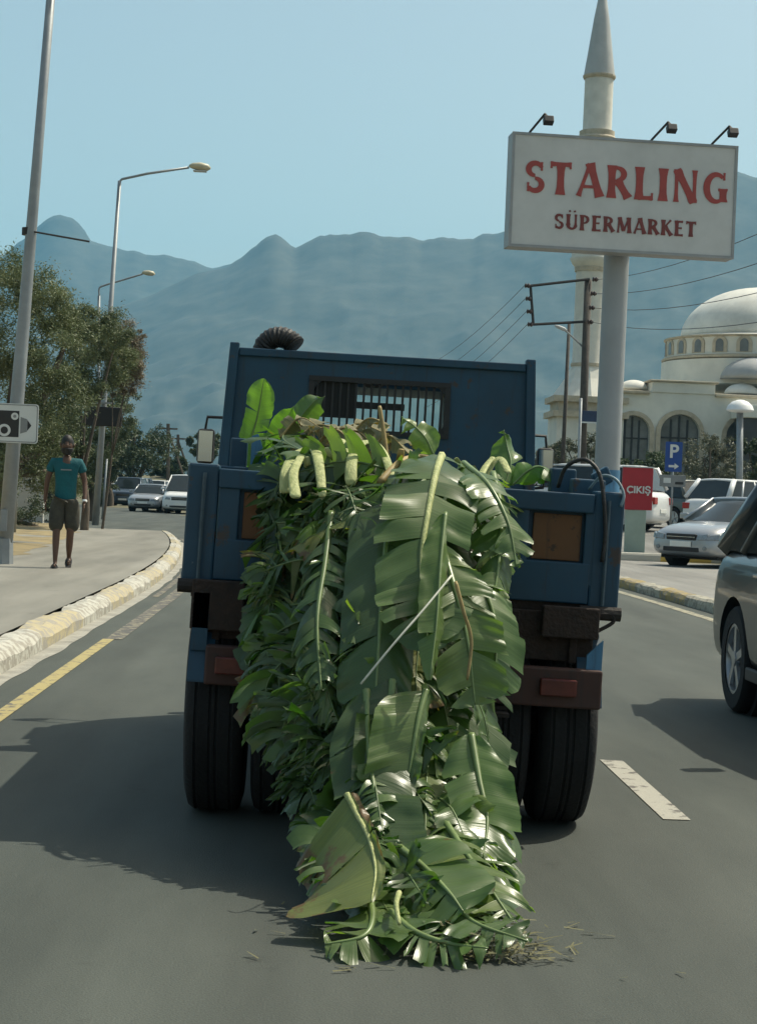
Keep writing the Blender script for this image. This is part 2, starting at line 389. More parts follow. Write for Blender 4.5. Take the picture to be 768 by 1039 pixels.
# ================================================================== MOUNTAINS
def skyline(px):
    return 3.4*mnoise.fractal(V((px/24, 2, 0)), .8, 2.1, 5)-3.0*(mnoise.ridged_multi_fractal(V((px/46, 7, 0)), 1.0, 2.2, 4, 1.0, 2.0)-1.1)+lerp_tab([(-500, 300), (-200, 262), (0, 262), (26, 240), (42, 225), (52, 219), (64, 216), (76, 219), (84, 228), (91, 243), (105, 246), (128, 255), (150, 257), (178, 259), (205, 267), (232, 269), (250, 252), (268, 241), (281, 237), (300, 248), (330, 238), (352, 234), (372, 233), (395, 237), (430, 240), (465, 241), (500, 237), (540, 226), (620, 200), (700, 176), (745, 170), (768, 179), (820, 196), (900, 190), (1000, 230), (1300, 260), (1700, 330)], px)
def range_mesh(D0, fn, px0, px1, depth, foot, seed, nu=420, nv=90, amp=.05):
    mb = MB()
    def f(u, v):
        px = px0+(px1-px0)*u; py = fn(px)
        D = D0
        p = P(px, py, D); hgt = p.z; hs = sum(P(px, fn(px+dx), D).z for dx in (-90, -60, -30, 0, 30, 60, 90))/7
        d = V((p.x, p.y, 0)).normalized(); base = V((p.x, p.y, 0))
        if v <= .75:
            t = v/.75                       # 0 foot .. 1 ridge
            r = -depth*(1-t)
            q = base+d*r
            prof = t**1.25
            n = mnoise.fractal(V((q.x/420+seed, q.y/420, 0)), 1.0, 2.1, 6)
            qq = V((q.x/520+seed, q.y/900, 0)); qq = V((q.x/480+q.y/1400+seed, q.y/620-q.x/1900, 0)); wp = V((mnoise.noise(qq*1.3), mnoise.noise(qq*1.3+V((9, 9, 9))), 0))
            rid = mnoise.ridged_multi_fractal(qq+wp*.5, 1.0, 2.2, 7, 1.0, 2.0)-1
            hh = hs+(hgt-hs)*t**5
            z = foot+(hh-foot)*prof+hs*(1-t)*t*2.2*(.07*n+.085*rid)+26*(1-t)*mnoise.fractal(V((q.x/110, q.y/110, seed)), .8, 2.1, 5)
            if t > .9: z = min(z, foot+(hgt-foot)*1.0)
            if t == 1: z = hgt+hgt*.006*mnoise.noise(V((u*400, seed, 0)))
        else:
            t = (v-.75)/.25; q = base+d*(depth*.6*t); z = hgt*(1-t)**1.1-5*t
        return (q.x, q.y, z)
    mb.grid(f, nu, nv); return mb
M_mount = mat('mountain_scrub_rock', (.014, .024, .016), .95, 0, .35, .018, .0, 1., c2=(.065, .068, .052), det=15)
m1 = range_mesh(4600, lambda x: skyline(x)+(0 if x < 235 else 8), -700, 1900, 1500, -4, 3)
struct('mountains', m1, M_mount, smooth=True, fix=False)
m2 = range_mesh(3700, lambda x: lerp_tab([(-500, 330), (60, 330), (150, 300), (200, 276), (232, 270)], x) if x < 232 else skyline(x), -400, 1700, 1500, -4, 9)
struct('near_mountains', m2, M_mount, smooth=True, fix=False)
hz = MB().box(-5200, 5200, -700, 8200, -8, 1150)
hm = bpy.data.materials.new('haze_air'); hm.use_nodes = True
hn = hm.node_tree; hn.nodes.remove(hn.nodes['Principled BSDF'])
pv = hn.nodes.new('ShaderNodeVolumePrincipled'); pv.inputs['Color'].default_value = (.28, .68, 1.0, 1); pv.inputs['Density'].default_value = .00012; pv.inputs['Anisotropy'].default_value = 0.0
hn.links.new(pv.outputs[0], hn.nodes['Material Output'].inputs['Volume'])
h = build('haze', hz, hm); h['kind'] = 'stuff'

# ================================================================== TRUCK
TX, TY = .33, 7.25
TILT0 = radians(.9)
def tl(p):      # world -> truck local with the body's slight lean to the right
    x, y, z = p[0]-TX, p[1]-TY, p[2]
    zc = .5; TILT = TILT0*(1+.9*min(1, max(0, (9.2-p[1])/2.3)))      # the old body is a little twisted
    return V((x*cos(TILT)+(z-zc)*sin(TILT), y, zc+(z-zc)*cos(TILT)-x*sin(TILT)))
truck = thing('tipper_truck', 'old blue tipper truck seen from behind, loaded with cut banana leaves', 'truck', (TX, TY, 0))
def tp(name, mb, m, parent=truck, **k):
    mb.xf(tl); return build(name, mb, m, parent, **k)
BX0, BX1, BY0, BY1 = TX-.83, TX+.83, 6.90, 9.24
# bed floor and side boards
tp('bed_floor', MB().box(BX0+.02, BX1-.02, BY0+.03, BY1, .95, 1.0), M_chassis)
for sx in (-1, 1):
    xo = TX+sx*.83; m = MB()
    m.box(min(xo, xo-sx*.035), max(xo, xo-sx*.035), BY0+.09, BY1, .93, 1.34)
    m.box(xo-.03, xo+.03, BY0+.09, BY1, 1.32, 1.37)
    m.box(xo-.03, xo+.03, BY0+.09, BY1, .90, .95)
    for i in range(5):
        y = BY0+.35+i*.52; m.box(xo-.035, xo+.035, y, y+.06, .93, 1.33)
    tp('side_board', m, M_blue, bevel=.006)
    # rear corner post with hinge block
    m = MB(); xa, xb = sorted((xo-sx*.10, xo+sx*.02)); m.box(xa, xb, BY0-.02, BY0+.08, .90, 1.375)
    po = tp('corner_post', m, M_blue, bevel=.01)
    tp('hinge', MB().tube([(xo-sx*.13, BY0-.03, .90), (xo+sx*.03, BY0-.03, .90)], .028, 10), M_chassis, po)
    e = MB(); e.tube([(xo-sx*.045, BY0-.035, .93), (xo-sx*.045, BY0-.035, 1.34)], .008, 6); tp('latch_rod', e, M_steeldull, po)
# tailgate : board, raised frame, orange panels
tg = tp('tailgate', MB().box(BX0+.11, BX1-.11, BY0+.02, BY0+.05, .96, 1.34), M_blue, bevel=.004)
m = MB()
m.box(BX0+.10, BX1-.10, BY0-.03, BY0+.018, 1.285, 1.36); m.box(BX0+.10, BX1-.10, BY0-.02, BY0+.018, .93, 1.09)
for x in (BX0+.105, TX-.47, TX-.03, TX+.40, BX1-.13): m.box(x, x+.08, BY0-.018, BY0+.017, 1.0, 1.30)
tp('tailgate_frame', m, M_blue, tg, bevel=.006)
for (a, b) in ((BX0+.20, TX-.49), (TX-.37, TX-.05), (TX+.07, TX+.38), (TX+.50, BX1-.14)):
    tp('orange_panel', MB().box(a, b, BY0+.004, BY0+.016, 1.095, 1.275), M_orange, tg, bevel=.003)
# torn lower lip of the gate: ragged rusty edge
m = MB()
pts = [(BX0+.02, .93)]
random.seed(5)
x = BX0+.02
while x < BX1-.02:
    pts.append((x, .88-random.random()*.035)); x += .05+random.random()*.09
pts += [(BX1-.02, .89), (BX1-.02, .93)]
m.prism(pts, lambda u, v, d: (u, d, v), BY0+.0, BY0+.02)
tp('gate_lip', m, M_rust, tg)
# headboard with tapered top and a barred window
HY = 9.26
hb = MB()
wx0, wx1, wz0, wz1 = TX-.385, TX+.305, 1.635, 1.885   # window opening
def hx(z, s): return TX+s*((.85 if s < 0 else .785)-(z-1.0)/1.1*.05)
zt, zb = 2.0, .93
for (x0f, x1f, z0, z1) in ((lambda z: hx(z, -1), lambda z: hx(z, 1), zb, wz0), (lambda z: hx(z, -1), lambda z: wx0, wz0, wz1), (lambda z: wx1, lambda z: hx(z, 1), wz0, wz1), (lambda z: hx(z, -1), lambda z: hx(z, 1), wz1, zt)):
    hb.prism([(x0f(z0), z0), (x1f(z0), z0), (x1f(z1), z1), (x0f(z1), z1)], lambda u, v, d: (u, d, v), HY, HY+.03)
head = tp('headboard', hb, M_blue)
m = MB()
for s in (-1, 1): m.prism([(hx(zb, s)-.028, zb), (hx(zb, s)+.028, zb), (hx(zt, s)+.024, zt+.055), (hx(zt, s)-.024, zt+.055)], lambda u, v, d: (u, d, v), HY-.03, HY+.05)
m.box(TX-.78, TX+.715, HY-.022, HY+.045, zt-.012, zt+.03)
for x in (-.55, .55): m.box(TX+x-.03, TX+x+.03, HY+.035, HY+.07, zb, zt-.05)
tp('headboard_frame', m, M_blue, head, bevel=.006)
m = MB()                       # rounded window surround
for (a, b, c, d) in ((wx0-.025, wx1+.025, wz1-.004, wz1+.022), (wx0-.025, wx1+.025, wz0-.02, wz0+.004), (wx0-.025, wx0+.004, wz0+.005, wz1-.005), (wx1-.004, wx1+.025, wz0+.005, wz1-.005)):
    m.box(a, b, HY-.012, HY+.035, c, d)
for (cx, cz, sx, sz) in ((wx0, wz1, 1, -1), (wx1, wz1, -1, -1), (wx1, wz0, -1, 1), (wx0, wz0, 1, 1)):
    pl = [(cx, cz)]+[(cx+sx*.07*(1-sin(t*pi/12)), cz+sz*.07*(1-cos(t*pi/12))) for t in range(7)]
    m.prism(pl, lambda u, v, d: (u, d, v), HY-.006, HY+.028)
tp('window_surround', m, M_darksteel, head)
m = MB(); nb = 17
for i in range(nb):
    x = wx0+.02+(wx1-wx0-.04)*i/(nb-1); m.box(x-.006, x+.006, HY+.002, HY+.020, wz0, wz1)
tp('window_bars', m, M_darksteel, head)
tp('bar_plate', MB().box(wx0, wx0+.22, HY+.022, HY+.027, wz0+.06, wz1), M_darksteel, head)
tp('bar_plate', MB().box(wx0+.22, wx0+.48, HY+.022, HY+.027, wz1-.135, wz1-.10), M_darksteel, head)
# cab
cb = MB()
sec = [(9.42, .71, .55, 1.91), (9.47, .73, .5, 1.95), (9.95, .73, .5, 1.96), (10.15, .72, .5, 1.91), (10.33, .74, .5, 1.42), (10.38, .73, .5, .9), (10.33, .71, .55, .6)]
def ring(y, w, z0, z1): 
    zs = max(z1-.5, z0+.2)
    return [(TX-w*.96, y, z0), (TX+w*.96, y, z0), (TX+w, y, z0+.12), (TX+w, y, zs), (TX+w*.93, y, z1-.06), (TX+w*.86, y, z1), (TX-w*.86, y, z1), (TX-w*.93, y, z1-.06), (TX-w, y, zs), (TX-w, y, z0+.12)]
o = 0
for s_ in sec:
    cb.v += [V(p) for p in ring(*s_)]
for i in range(len(sec)-1):
    for k in range(10): a = i*10+k; b = i*10+(k+1) % 10; cb.f.append((a, b, b+10, a+10))
cb.f.append(tuple(range(10))); cb.f.append(tuple(60+k for k in reversed(range(10))))
cb.xf(tl); cab = build('cab', cb, M_blue, None, auto=35)
cut(cab, MB().box(TX-.42, TX+.34, 9.2, 10.8, 1.50, 1.87).xf(tl)); cab.parent = truck
M_clear = bpy.data.materials.new('clear_cab_glass'); M_clear.use_nodes = True
_b = M_clear.node_tree.nodes['Principled BSDF']; _b.inputs['Transmission Weight'].default_value = 1; _b.inputs['IOR'].default_value = 1.02; _b.inputs['Roughness'].default_value = 0; _b.inputs['Base Color'].default_value = (.95, 1, .98, 1)
rw = tp('rear_window', MB().box(TX-.43, TX+.35, 9.405, 9.411, 1.49, 1.88), M_clear, cab)
tp('rear_window_frame', MB().box(TX-.46, TX-.425, 9.40, 9.42, 1.49, 1.88).box(TX+.345, TX+.38, 9.40, 9.42, 1.49, 1.88), M_black, rw)
mm = MB(); mm.prism([(10.172, 1.88), (10.178, 1.88), (10.312, 1.50), (10.306, 1.50)], lambda u, v, d: (d, u, v), TX-.42, TX+.34); tp('windscreen', mm, M_clear, cab)
for s in (-1, 1):
    xa, xb = sorted((TX+s*.722, TX+s*.736)); tp('side_window', MB().box(xa, xb, 9.6, 10.05, 1.45, 1.87), M_glassd, cab)
    xa, xb = sorted((TX+s*.728, TX+s*.745)); d = tp('door', MB().box(xa, xb, 9.55, 10.2, .62, 1.42), M_blue, cab, bevel=.004)
    xa, xb = sorted((TX+s*.747, TX+s*.765)); tp('door_handle', MB().box(xa, xb, 9.58, 9.70, 1.28, 1.31), M_black, d)
for s in (-.55, .55): tp('headlight', MB().lathe([(.09, 10.36), (.09, 10.41), (.05, 10.43), (.0, 10.435)], (TX+s, 0, .82), 16, 'y'), M_lens, cab, smooth=True)
tp('bumper', MB().box(TX-.8, TX+.8, 10.39, 10.48, .42, .60), M_chassis, bevel=.02)
# door mirrors
for s, X0 in ((-1, TX-.99), (1, TX+.97)):
    m = MB().obox((X0, 10.25, 1.53), (.050, 0, 0), (0, .025, 0), (0, 0, .10))
    mi = tp('mirror', m, M_black, bevel=.02)
    tp('mirror_glass', MB().obox((X0, 10.217, 1.53), (.040, -.006, 0), (0, .004, 0), (0, 0, .088)), M_mirror if s > 0 else M_mirror, mi)
    tp('mirror_arm', MB().tube([(TX+s*.70, 10.2, 1.70), (X0, 10.28, 1.70), (X0+s*.02, 10.285, 1.55), (X0, 10.28, 1.40), (TX+s*.72, 10.2, 1.37)], .010, 6), M_black, mi)
# air intake elbow above the headboard
sn = [(TX-0.660, 9.35, 1.775), (TX-0.660, 9.35, 2.015), (TX-0.645, 9.34, 2.065), (TX-0.610, 9.33, 2.095), (TX-0.560, 9.32, 2.100), (TX-0.515, 9.31, 2.080), (TX-0.490, 9.30, 2.055)]
sn = catmull(sn, 34); m = MB().tube(sn, [.052+.006*(i % 2) for i in range(35)], 14)
tp('air_intake', m, M_hose, smooth=False, auto=50)
# left corner: pale blue flap and bracket
m = MB(); m.prism([(TX-.63, 1.38), (TX-.55, 1.38), (TX-.605, 1.52), (TX-.63, 1.51)], lambda u, v, d: (u, d, v), 7.35, 7.37); tp('side_flap', m, M_blue2)
m = MB().box(TX-.72, TX-.65, 7.45, 7.55, 1.32, 1.50); m.box(TX-.76, TX-.62, 7.42, 7.56, 1.30, 1.38); tp('board_bracket', m, M_blue, bevel=.006)
# right corner: brackets and hoses
m = MB().box(TX+.66, TX+.79, 7.0, 7.12, 1.33, 1.42); tp('board_bracket', m, M_blue, bevel=.008)
tp('stake_socket', MB().box(TX+.60, TX+.70, 7.2, 7.3, 1.33, 1.46), M_blue, bevel=.008)
tp('stake_socket', MB().obox((TX+.78, 7.05, 1.43), (.03, 0, .02), (0, .03, 0), (-.015, 0, .03)), M_blue, bevel=.008)
tp('hydraulic_hose', MB().tube(catmull([(TX+.60, 7.0, 1.38), (TX+.62, 6.96, 1.46), (TX+.68, 6.92, 1.495), (TX+.73, 6.88, 1.46), (TX+.755, 6.86, 1.38), (TX+.775, 6.85, 1.22), (TX+.77, 6.85, 1.10)], 26), .008, 8), M_hose, smooth=True)
tp('hydraulic_hose', MB().tube(catmull([(TX+.72, 6.98, 1.38), (TX+.76, 6.94, 1.435), (TX+.81, 6.90, 1.425), (TX+.84, 6.87, 1.37), (TX+.83, 6.86, 1.32)], 22), .006, 8), M_hosegrey, smooth=True)
tp('hook', MB().tube(catmull([(TX+.76, 6.85, .90), (TX+.82, 6.85, .90), (TX+.83, 6.85, .87), (TX+.77, 6.85, .83)], 12), .008, 6), M_chassis)
# chassis
m = MB()
for s in (-1, 1):
    m.box(TX+s*.34-.04, TX+s*.34+.04, 6.95, 10.3, .62, .80)
    m.box(TX+s*.30-.04, TX+s*.30+.04, 6.80, 9.4, .83, .95)
for y in (7.0, 7.8, 8.6, 9.4): m.box(TX-.30, TX+.30, y, y+.07, .64, .78)
ch = tp('chassis', m, M_chassis, bevel=.006)
m = MB(); m.box(TX-.76, TX+.76, 6.86, 6.90, .705, .895)
m.box(TX-.80, TX-.60, 6.80, 6.86, .74, .93); m.box(TX+.55, TX+.77, 6.80, 6.86, .80, .92)
for x in (-.7, -.45, -.2, .15, .45, .68): m.box(TX+x-.015, TX+x+.015, 6.84, 6.857, .70, .89)
for x in (-.62, -.33, .38, .6): m.lathe([(.02, 6.838), (.02, 6.86)], (TX+x, 0, .80), 8, 'y')
tp('rear_crossmember', m, M_rust, ch, bevel=.005)
ub = tp('rear_bumper_bar', MB().box(TX-.73, TX+.79, 6.76, 6.83, .535, .685), M_redbrown, bevel=.008)
for s in (-1, 1):
    tp('tail_lamp', MB().box(TX+s*.62-.07, TX+s*.62+.07, 6.735, 6.758, .58, .645), mat('dirty_lamp_lens', (.10, .018, .012), .3, 0, .4, 20.), ub, bevel=.005)
    xa, xb = sorted((TX+s*.795, TX+s*.70))
    mg = MB(); 
    pts = [(7.25+.50*cos(t), .42+.50*sin(t)) for t in [pi*k/12 for k in range(1, 12)]]
    for (y0, z0), (y1, z1) in zip(pts, pts[1:]):
        mg.add([(xa, y0, z0), (xb, y0, z0), (xb, y1, z1), (xa, y1, z1), (xa, y0, z0-.008), (xb, y0, z0-.008), (xb, y1, z1-.008), (xa, y1, z1-.008)], [(0,1,2,3), (7,6,5,4), (0,4,5,1), (2,6,7,3), (1,5,6,2), (3,7,4,0)])
    tp('mudguard', mg, M_blue)
    xa, xb = sorted((TX+s*.73, TX+s*.79)); tp('mudguard_skirt', MB().prism([(xa, .66), (xb, .66), (xb, .80 if s > 0 else .88), (xa, .74 if s > 0 else .88)], lambda u, v, d: (u, d, v), 6.80, 6.815), M_blue2 if s > 0 else M_blue)
m = MB().tube([(TX-.62, 7.25, .42), (TX+.62, 7.25, .42)], .055, 12); m.lathe([(.05, -.16), (.15, -.11), (.19, 0), (.15, .11), (.05, .16)], (TX, 7.25, .42), 16, 'y'); m.tube([(TX, 7.2, .45), (TX, 9.4, .62)], .04, 10)
tp('rear_axle', m, M_chassis, auto=40)
for s in (-1, 1):
    m = MB()
    for k in range(5): m.box(TX+s*.40-.035, TX+s*.40+.035, 7.25-.55+.09*k, 7.25+.55-.09*k, .49+.018*k, .505+.018*k)
    tp('leaf_spring', m, M_chassis)
def truck_tyre(x, y, wd, r=.42):
    hw = wd/2
    prof = [(r*.55, -hw*.75), (r*.62, -hw), (r*.85, -hw*1.08), (r*.96, -hw*.95), (r*.99, -hw*.78), (r, -hw*.70), (r-.006, -hw*.66), (r-.006, -hw*.60), (r, -hw*.56), (r, -hw*.18), (r-.006, -hw*.14), (r-.006, -hw*.08), (r, -hw*.04)]
    prof = prof+[(a, -b) for a, b in reversed(prof)]
    return MB().lathe(prof+prof[:1], (x, y, r), 48, 'x', caps=False)
for s in (-1, 1):
    for (off, wd) in ((.69, .215), (.435, .20)):
        wm = truck_tyre(0, 0, wd); wm.xf(lambda p: p+V((s*off, 0, 0)))
        wh = build('wheel', wm, M_rubber, truck, auto=40)
        build('rim', MB().lathe([(.24, s*off-.07), (.22, s*off-.02), (.08, s*off-.01), (.08, s*off+.05), (.0, s*off+.05)], (0, 0, .42), 24, 'x'), M_chassis, wh, auto=40)
    wm = truck_tyre(0, 0, .2); wm.xf(lambda p: p+V((s*.66, 2.45, 0)))
    wh = build('wheel', wm, M_rubber, truck, auto=40)
    build('rim', MB().lathe([(.24, s*.66-.07), (.22, s*.66-.02), (.08, s*.66-.01), (.08, s*.66+.05), (.0, s*.66+.05)], (0, 2.45, .42), 24, 'x'), M_chassis, wh, auto=40)

# ================================================================== BANANA LEAVES
def leaf_material(name, ramp, trans=.35, rough=.29, dry=.0, veinc=.12):
    m = bpy.data.materials.new(name); m.use_nodes = True; N = m.node_tree.nodes; L = m.node_tree.links; b = N['Principled BSDF']
    at = N.new('ShaderNodeAttribute'); at.attribute_name = 'tone'
    uv = N.new('ShaderNodeUVMap')
    sp = N.new('ShaderNodeSeparateXYZ'); L.new(uv.outputs[0], sp.inputs[0])
    r = N.new('ShaderNodeValToRGB'); el = r.color_ramp.elements
    el[0].color = (*ramp[0], 1); el[1].color = (*ramp[-1], 1)
    for i, c in enumerate(ramp[1:-1]):
        e = el.new((i+1)/(len(ramp)-1)); e.color = (*c, 1)
    nz = N.new('ShaderNodeTexNoise'); nz.inputs['Scale'].default_value = 5; nz.inputs['Detail'].default_value = 6
    tc = N.new('ShaderNodeTexCoord'); L.new(tc.outputs['Object'], nz.inputs['Vector'])
    ma = N.new('ShaderNodeMath'); ma.operation = 'MULTIPLY_ADD'; ma.inputs[1].default_value = .5; ma.inputs[2].default_value = -.25; L.new(nz.outputs['Fac'], ma.inputs[0])
    oi = N.new('ShaderNodeObjectInfo'); m3 = N.new('ShaderNodeMath'); m3.operation = 'MULTIPLY_ADD'; m3.inputs[1].default_value = .35; L.new(oi.outputs['Random'], m3.inputs[0]); L.new(ma.outputs[0], m3.inputs[2])
    m2 = N.new('ShaderNodeMath'); m2.operation = 'ADD'; L.new(m3.outputs[0], m2.inputs[0]); L.new(at.outputs['Fac'], m2.inputs[1]); L.new(m2.outputs[0], r.inputs[0])
    # parallel veins running out from the midrib
    mpv = N.new('ShaderNodeCombineXYZ'); mu = N.new('ShaderNodeMath'); mu.operation = 'MULTIPLY'; mu.inputs[1].default_value = 130; L.new(sp.outputs[0], mu.inputs[0]); L.new(mu.outputs[0], mpv.inputs[0])
    vn = N.new('ShaderNodeTexNoise'); vn.inputs['Scale'].default_value = 1.0; vn.inputs['Detail'].default_value = 3; L.new(mpv.outputs[0], vn.inputs['Vector'])
    vm = N.new('ShaderNodeMapRange'); vm.inputs['From Min'].default_value = .3; vm.inputs['From Max'].default_value = .7; vm.inputs['To Min'].default_value = 1-veinc*2; vm.inputs['To Max'].default_value = 1+veinc*2; L.new(vn.outputs['Fac'], vm.inputs[0])
    sc = N.new('ShaderNodeVectorMath'); sc.operation = 'SCALE'; L.new(r.outputs[0], sc.inputs[0]); L.new(vm.outputs[0], sc.inputs['Scale'])
    # paler, bluish waxy underside
    ge = N.new('ShaderNodeNewGeometry'); mxu = N.new('ShaderNodeMix'); mxu.data_type = 'RGBA'; mxu.inputs['B'].default_value = (.13, .19, .085, 1)
    mb_ = N.new('ShaderNodeMath'); mb_.operation = 'MULTIPLY'; mb_.inputs[1].default_value = .45; L.new(ge.outputs['Backfacing'], mb_.inputs[0]); L.new(mb_.outputs[0], mxu.inputs[0]); L.new(sc.outputs[0], mxu.inputs['A'])
    # brown torn margins
    n3 = N.new('ShaderNodeTexNoise'); n3.inputs['Scale'].default_value = 7; n3.inputs['Detail'].default_value = 8; n3.inputs['Roughness'].default_value = .7; L.new(tc.outputs['Object'], n3.inputs['Vector'])
    ad = N.new('ShaderNodeMath'); ad.operation = 'MULTIPLY_ADD'; ad.inputs[1].default_value = .28; L.new(sp.outputs[1], ad.inputs[0]); L.new(n3.outputs['Fac'], ad.inputs[2])
    bm = N.new('ShaderNodeMapRange'); bm.inputs['From Min'].default_value = .86-dry; bm.inputs['From Max'].default_value = .92-dry; L.new(ad.outputs[0], bm.inputs[0])
    mxb = N.new('ShaderNodeMix'); mxb.data_type = 'RGBA'; mxb.inputs['B'].default_value = (.16, .10, .045, 1); L.new(bm.outputs[0], mxb.inputs[0]); L.new(mxu.outputs['Result'], mxb.inputs['A'])
    L.new(mxb.outputs['Result'], b.inputs['Base Color'])
    b.inputs['Roughness'].default_value = rough; b.inputs['Specular IOR Level'].default_value = .55
    bp = N.new('ShaderNodeBump'); bp.inputs['Strength'].default_value = .35; bp.inputs['Distance'].default_value = .004; L.new(vn.outputs['Fac'], bp.inputs['Height']); L.new(bp.outputs[0], b.inputs['Normal'])
    tr = N.new('ShaderNodeBsdfTranslucent'); ts = N.new('ShaderNodeVectorMath'); ts.operation = 'MULTIPLY'; ts.inputs[1].default_value = (1.5, 1.9, .5); L.new(mxb.outputs['Result'], ts.inputs[0]); L.new(ts.outputs[0], tr.inputs['Color'])
    ms = N.new('ShaderNodeMixShader'); ms.inputs[0].default_value = trans; L.new(b.outputs[0], ms.inputs[1]); L.new(tr.outputs[0], ms.inputs[2]); L.new(ms.outputs[0], N['Material Output'].inputs['Surface'])
    return m
G_dark, G_mid, G_pale, G_yel = (.010, .030, .009), (.034, .085, .016), (.085, .16, .032), (.19, .24, .055)  # leaf greens from dark to yellowish, picked at random for each strip
M_leaf = leaf_material('banana_leaf_green', [G_dark, (.018, .050, .012), G_mid, (.07, .13, .028), G_pale])
M_leafpale = leaf_material('banana_leaf_pale', [G_mid, (.09, .15, .035), (.15, .21, .055), G_yel], .4)
M_leafyel = leaf_material('banana_leaf_yellowing', [(.10, .13, .02), (.19, .20, .04), (.32, .29, .07)], .35, .4, dry=.17)
M_leaffresh = leaf_material('banana_leaf_fresh', [(.06, .15, .02), (.10, .22, .03), (.15, .28, .05)], .45, .4)
M_leafdry = leaf_material('banana_leaf_dry', [(.09, .05, .03), (.18, .11, .065), (.34, .25, .17)], .15, .8, veinc=.2)
M_rib = mat('leaf_midrib', (.14, .20, .07), .35, 0, .3, 8.)
M_stalk = mat('pale_banana_stalk', (.30, .36, .13), .6, 0, .2, 9., .3, 30., c2=(.52, .53, .25), stretch=(3, 3, .25), spec=.3)
M_stalkd = mat('green_banana_stalk', (.10, .15, .05), .45, 0, .3, 6.)
M_stalkb = mat('straw_stalk', (.30, .22, .08), .6, 0, .4, 9.)

rng = random.Random(3)
def leaf(pts, width, nrm, m, label='torn green banana leaf hanging in the heap behind the truck', group='banana leaves heaped over the tailgate', tear=.10, droop=.5, fold=.25, base=.55, tip=.9, n=44, gap=.25, rag=.12, ribr=.011, ribm=None, tone=(.1, .8), cross=6, up=0.0, sag=.9, w0=.35, asym=(1, 1), jit=1.0, cat='leaf', name='banana_leaf'):
    pts = catmull(pts, n); N0 = V(nrm).normalized()
    Ltot = sum((b-a).length for a, b in zip(pts, pts[1:]))
    verts = []; faces = []; uvs = []; tones = []
    nr = mnoise
    def prof(t): 
        a = min(1, (t/.22))**.6*(1-w0)+w0 if t < .22 else 1
        b = 1 if t < base else max(0.04, 1-((t-base)/(1.02-base))**2.2)
        return width*a*b
    for side in (-1, 1):
        # break into strips
        br = [0.0]; 
        while br[-1] < 1: br.append(br[-1]+tear*(.35+1.5*rng.random()**1.5)*1.0)
        br[-1] = 1.0
        swing = 0
        for s0, s1 in zip(br, br[1:]):
            tn = tone[0]+(tone[1]-tone[0])*rng.random()
            a0 = fold+rng.uniform(-.25, .5)*jit; dr = droop*(.4+1.2*rng.random())
            lean = .35+rng.uniform(-.25, .3)*jit; lenf = 1-.30*rng.random()*rag*5*.5
            ks = max(2, int((s1-s0)*n)+1)
            wob = rng.uniform(-.3, .3)*jit; curl = rng.uniform(-.5, .6)*(.3+.7*jit)
            ph = rng.random()*9
            for k in range(ks+1):
                f = k/ks; t = s0+(s1-s0)*f
                x = t*n; i = min(int(x), n-1); p = pts[i].lerp(pts[i+1], x-i)
                T = (pts[min(i+2, n)]-pts[max(i-1, 0)]).normalized()
                Sd = T.cross(N0); 
                if Sd.length < 1e-3: Sd = V((1, 0, 0))
                Sd.normalize(); Sd *= side; Nn = Sd.cross(T)*side; 
                if Nn.dot(N0) < 0: Nn = -Nn
                wd = prof(t)*lenf*asym[0 if side < 0 else 1]*(1-rag*.5*nr.noise(V((t*30, ph, side)))-rag*.3*rng.random())
                d = Sd*cos(a0)-Nn*sin(a0)+T*lean; d.normalize(); q = p+V((0, 0, 0))
                cf = (f-.5)*2
                for j in range(cross+1):
                    u = j/cross
                    off = -T*cf*gap*(s1-s0)*Ltot*.5*u**1.3 if True else 0
                    wave = Nn*(.022*nr.noise(V((t*Ltot*14, ph, u*1.5)))+.008*nr.noise(V((t*Ltot*45, ph, 3)))+.02*curl*cf*cf*u)*u
                    verts.append(q+off+wave); uvs.append((t*Ltot, u)); tones.append(min(1, max(0, tn+.1*nr.noise(V((t*20, u*2, ph))))))
                    d = (d+V((0, 0, -1))*droop_step(dr, u, cross)*sag+Nn*curl*.06+T*wob*.05).normalized()
                    q = q+d*(wd/cross)
            b0 = len(verts)-(ks+1)*(cross+1)
            for k in range(ks):
                for j in range(cross):
                    a = b0+k*(cross+1)+j; fc = (a, a+1, a+cross+2, a+cross+1)
                    faces.append(fc if side < 0 else fc[::-1])
    c = pts[0].copy(); c = sum(pts, V((0, 0, 0)))/len(pts)
    me = bpy.data.meshes.new(name); me.from_pydata([tuple(v-c) for v in verts], [], faces); me.update()
    ul = me.uv_layers.new(name='UVMap'); ta = me.attributes.new('tone', 'FLOAT', 'POINT')
    ta.data.foreach_set('value', tones)
    lv = [0]*len(me.loops); me.loops.foreach_get('vertex_index', lv); flat = []
    for i in lv: flat += uvs[i]
    ul.data.foreach_set('uv', flat)
    me.materials.append(m)
    for p in me.polygons: p.use_smooth = True
    o = bpy.data.objects.new(name, me); col.objects.link(o); o.location = c
    tag(o, label, cat, group)
    rb = MB().tube(pts, [ribr*(1.25-t/n*1.0) for t in range(n+1)], 6)
    r = build('midrib', rb, ribm or M_rib, o, smooth=True, off=c)
    return o
def droop_step(dr, u, cross): return dr*(.3+u)/cross*2.2

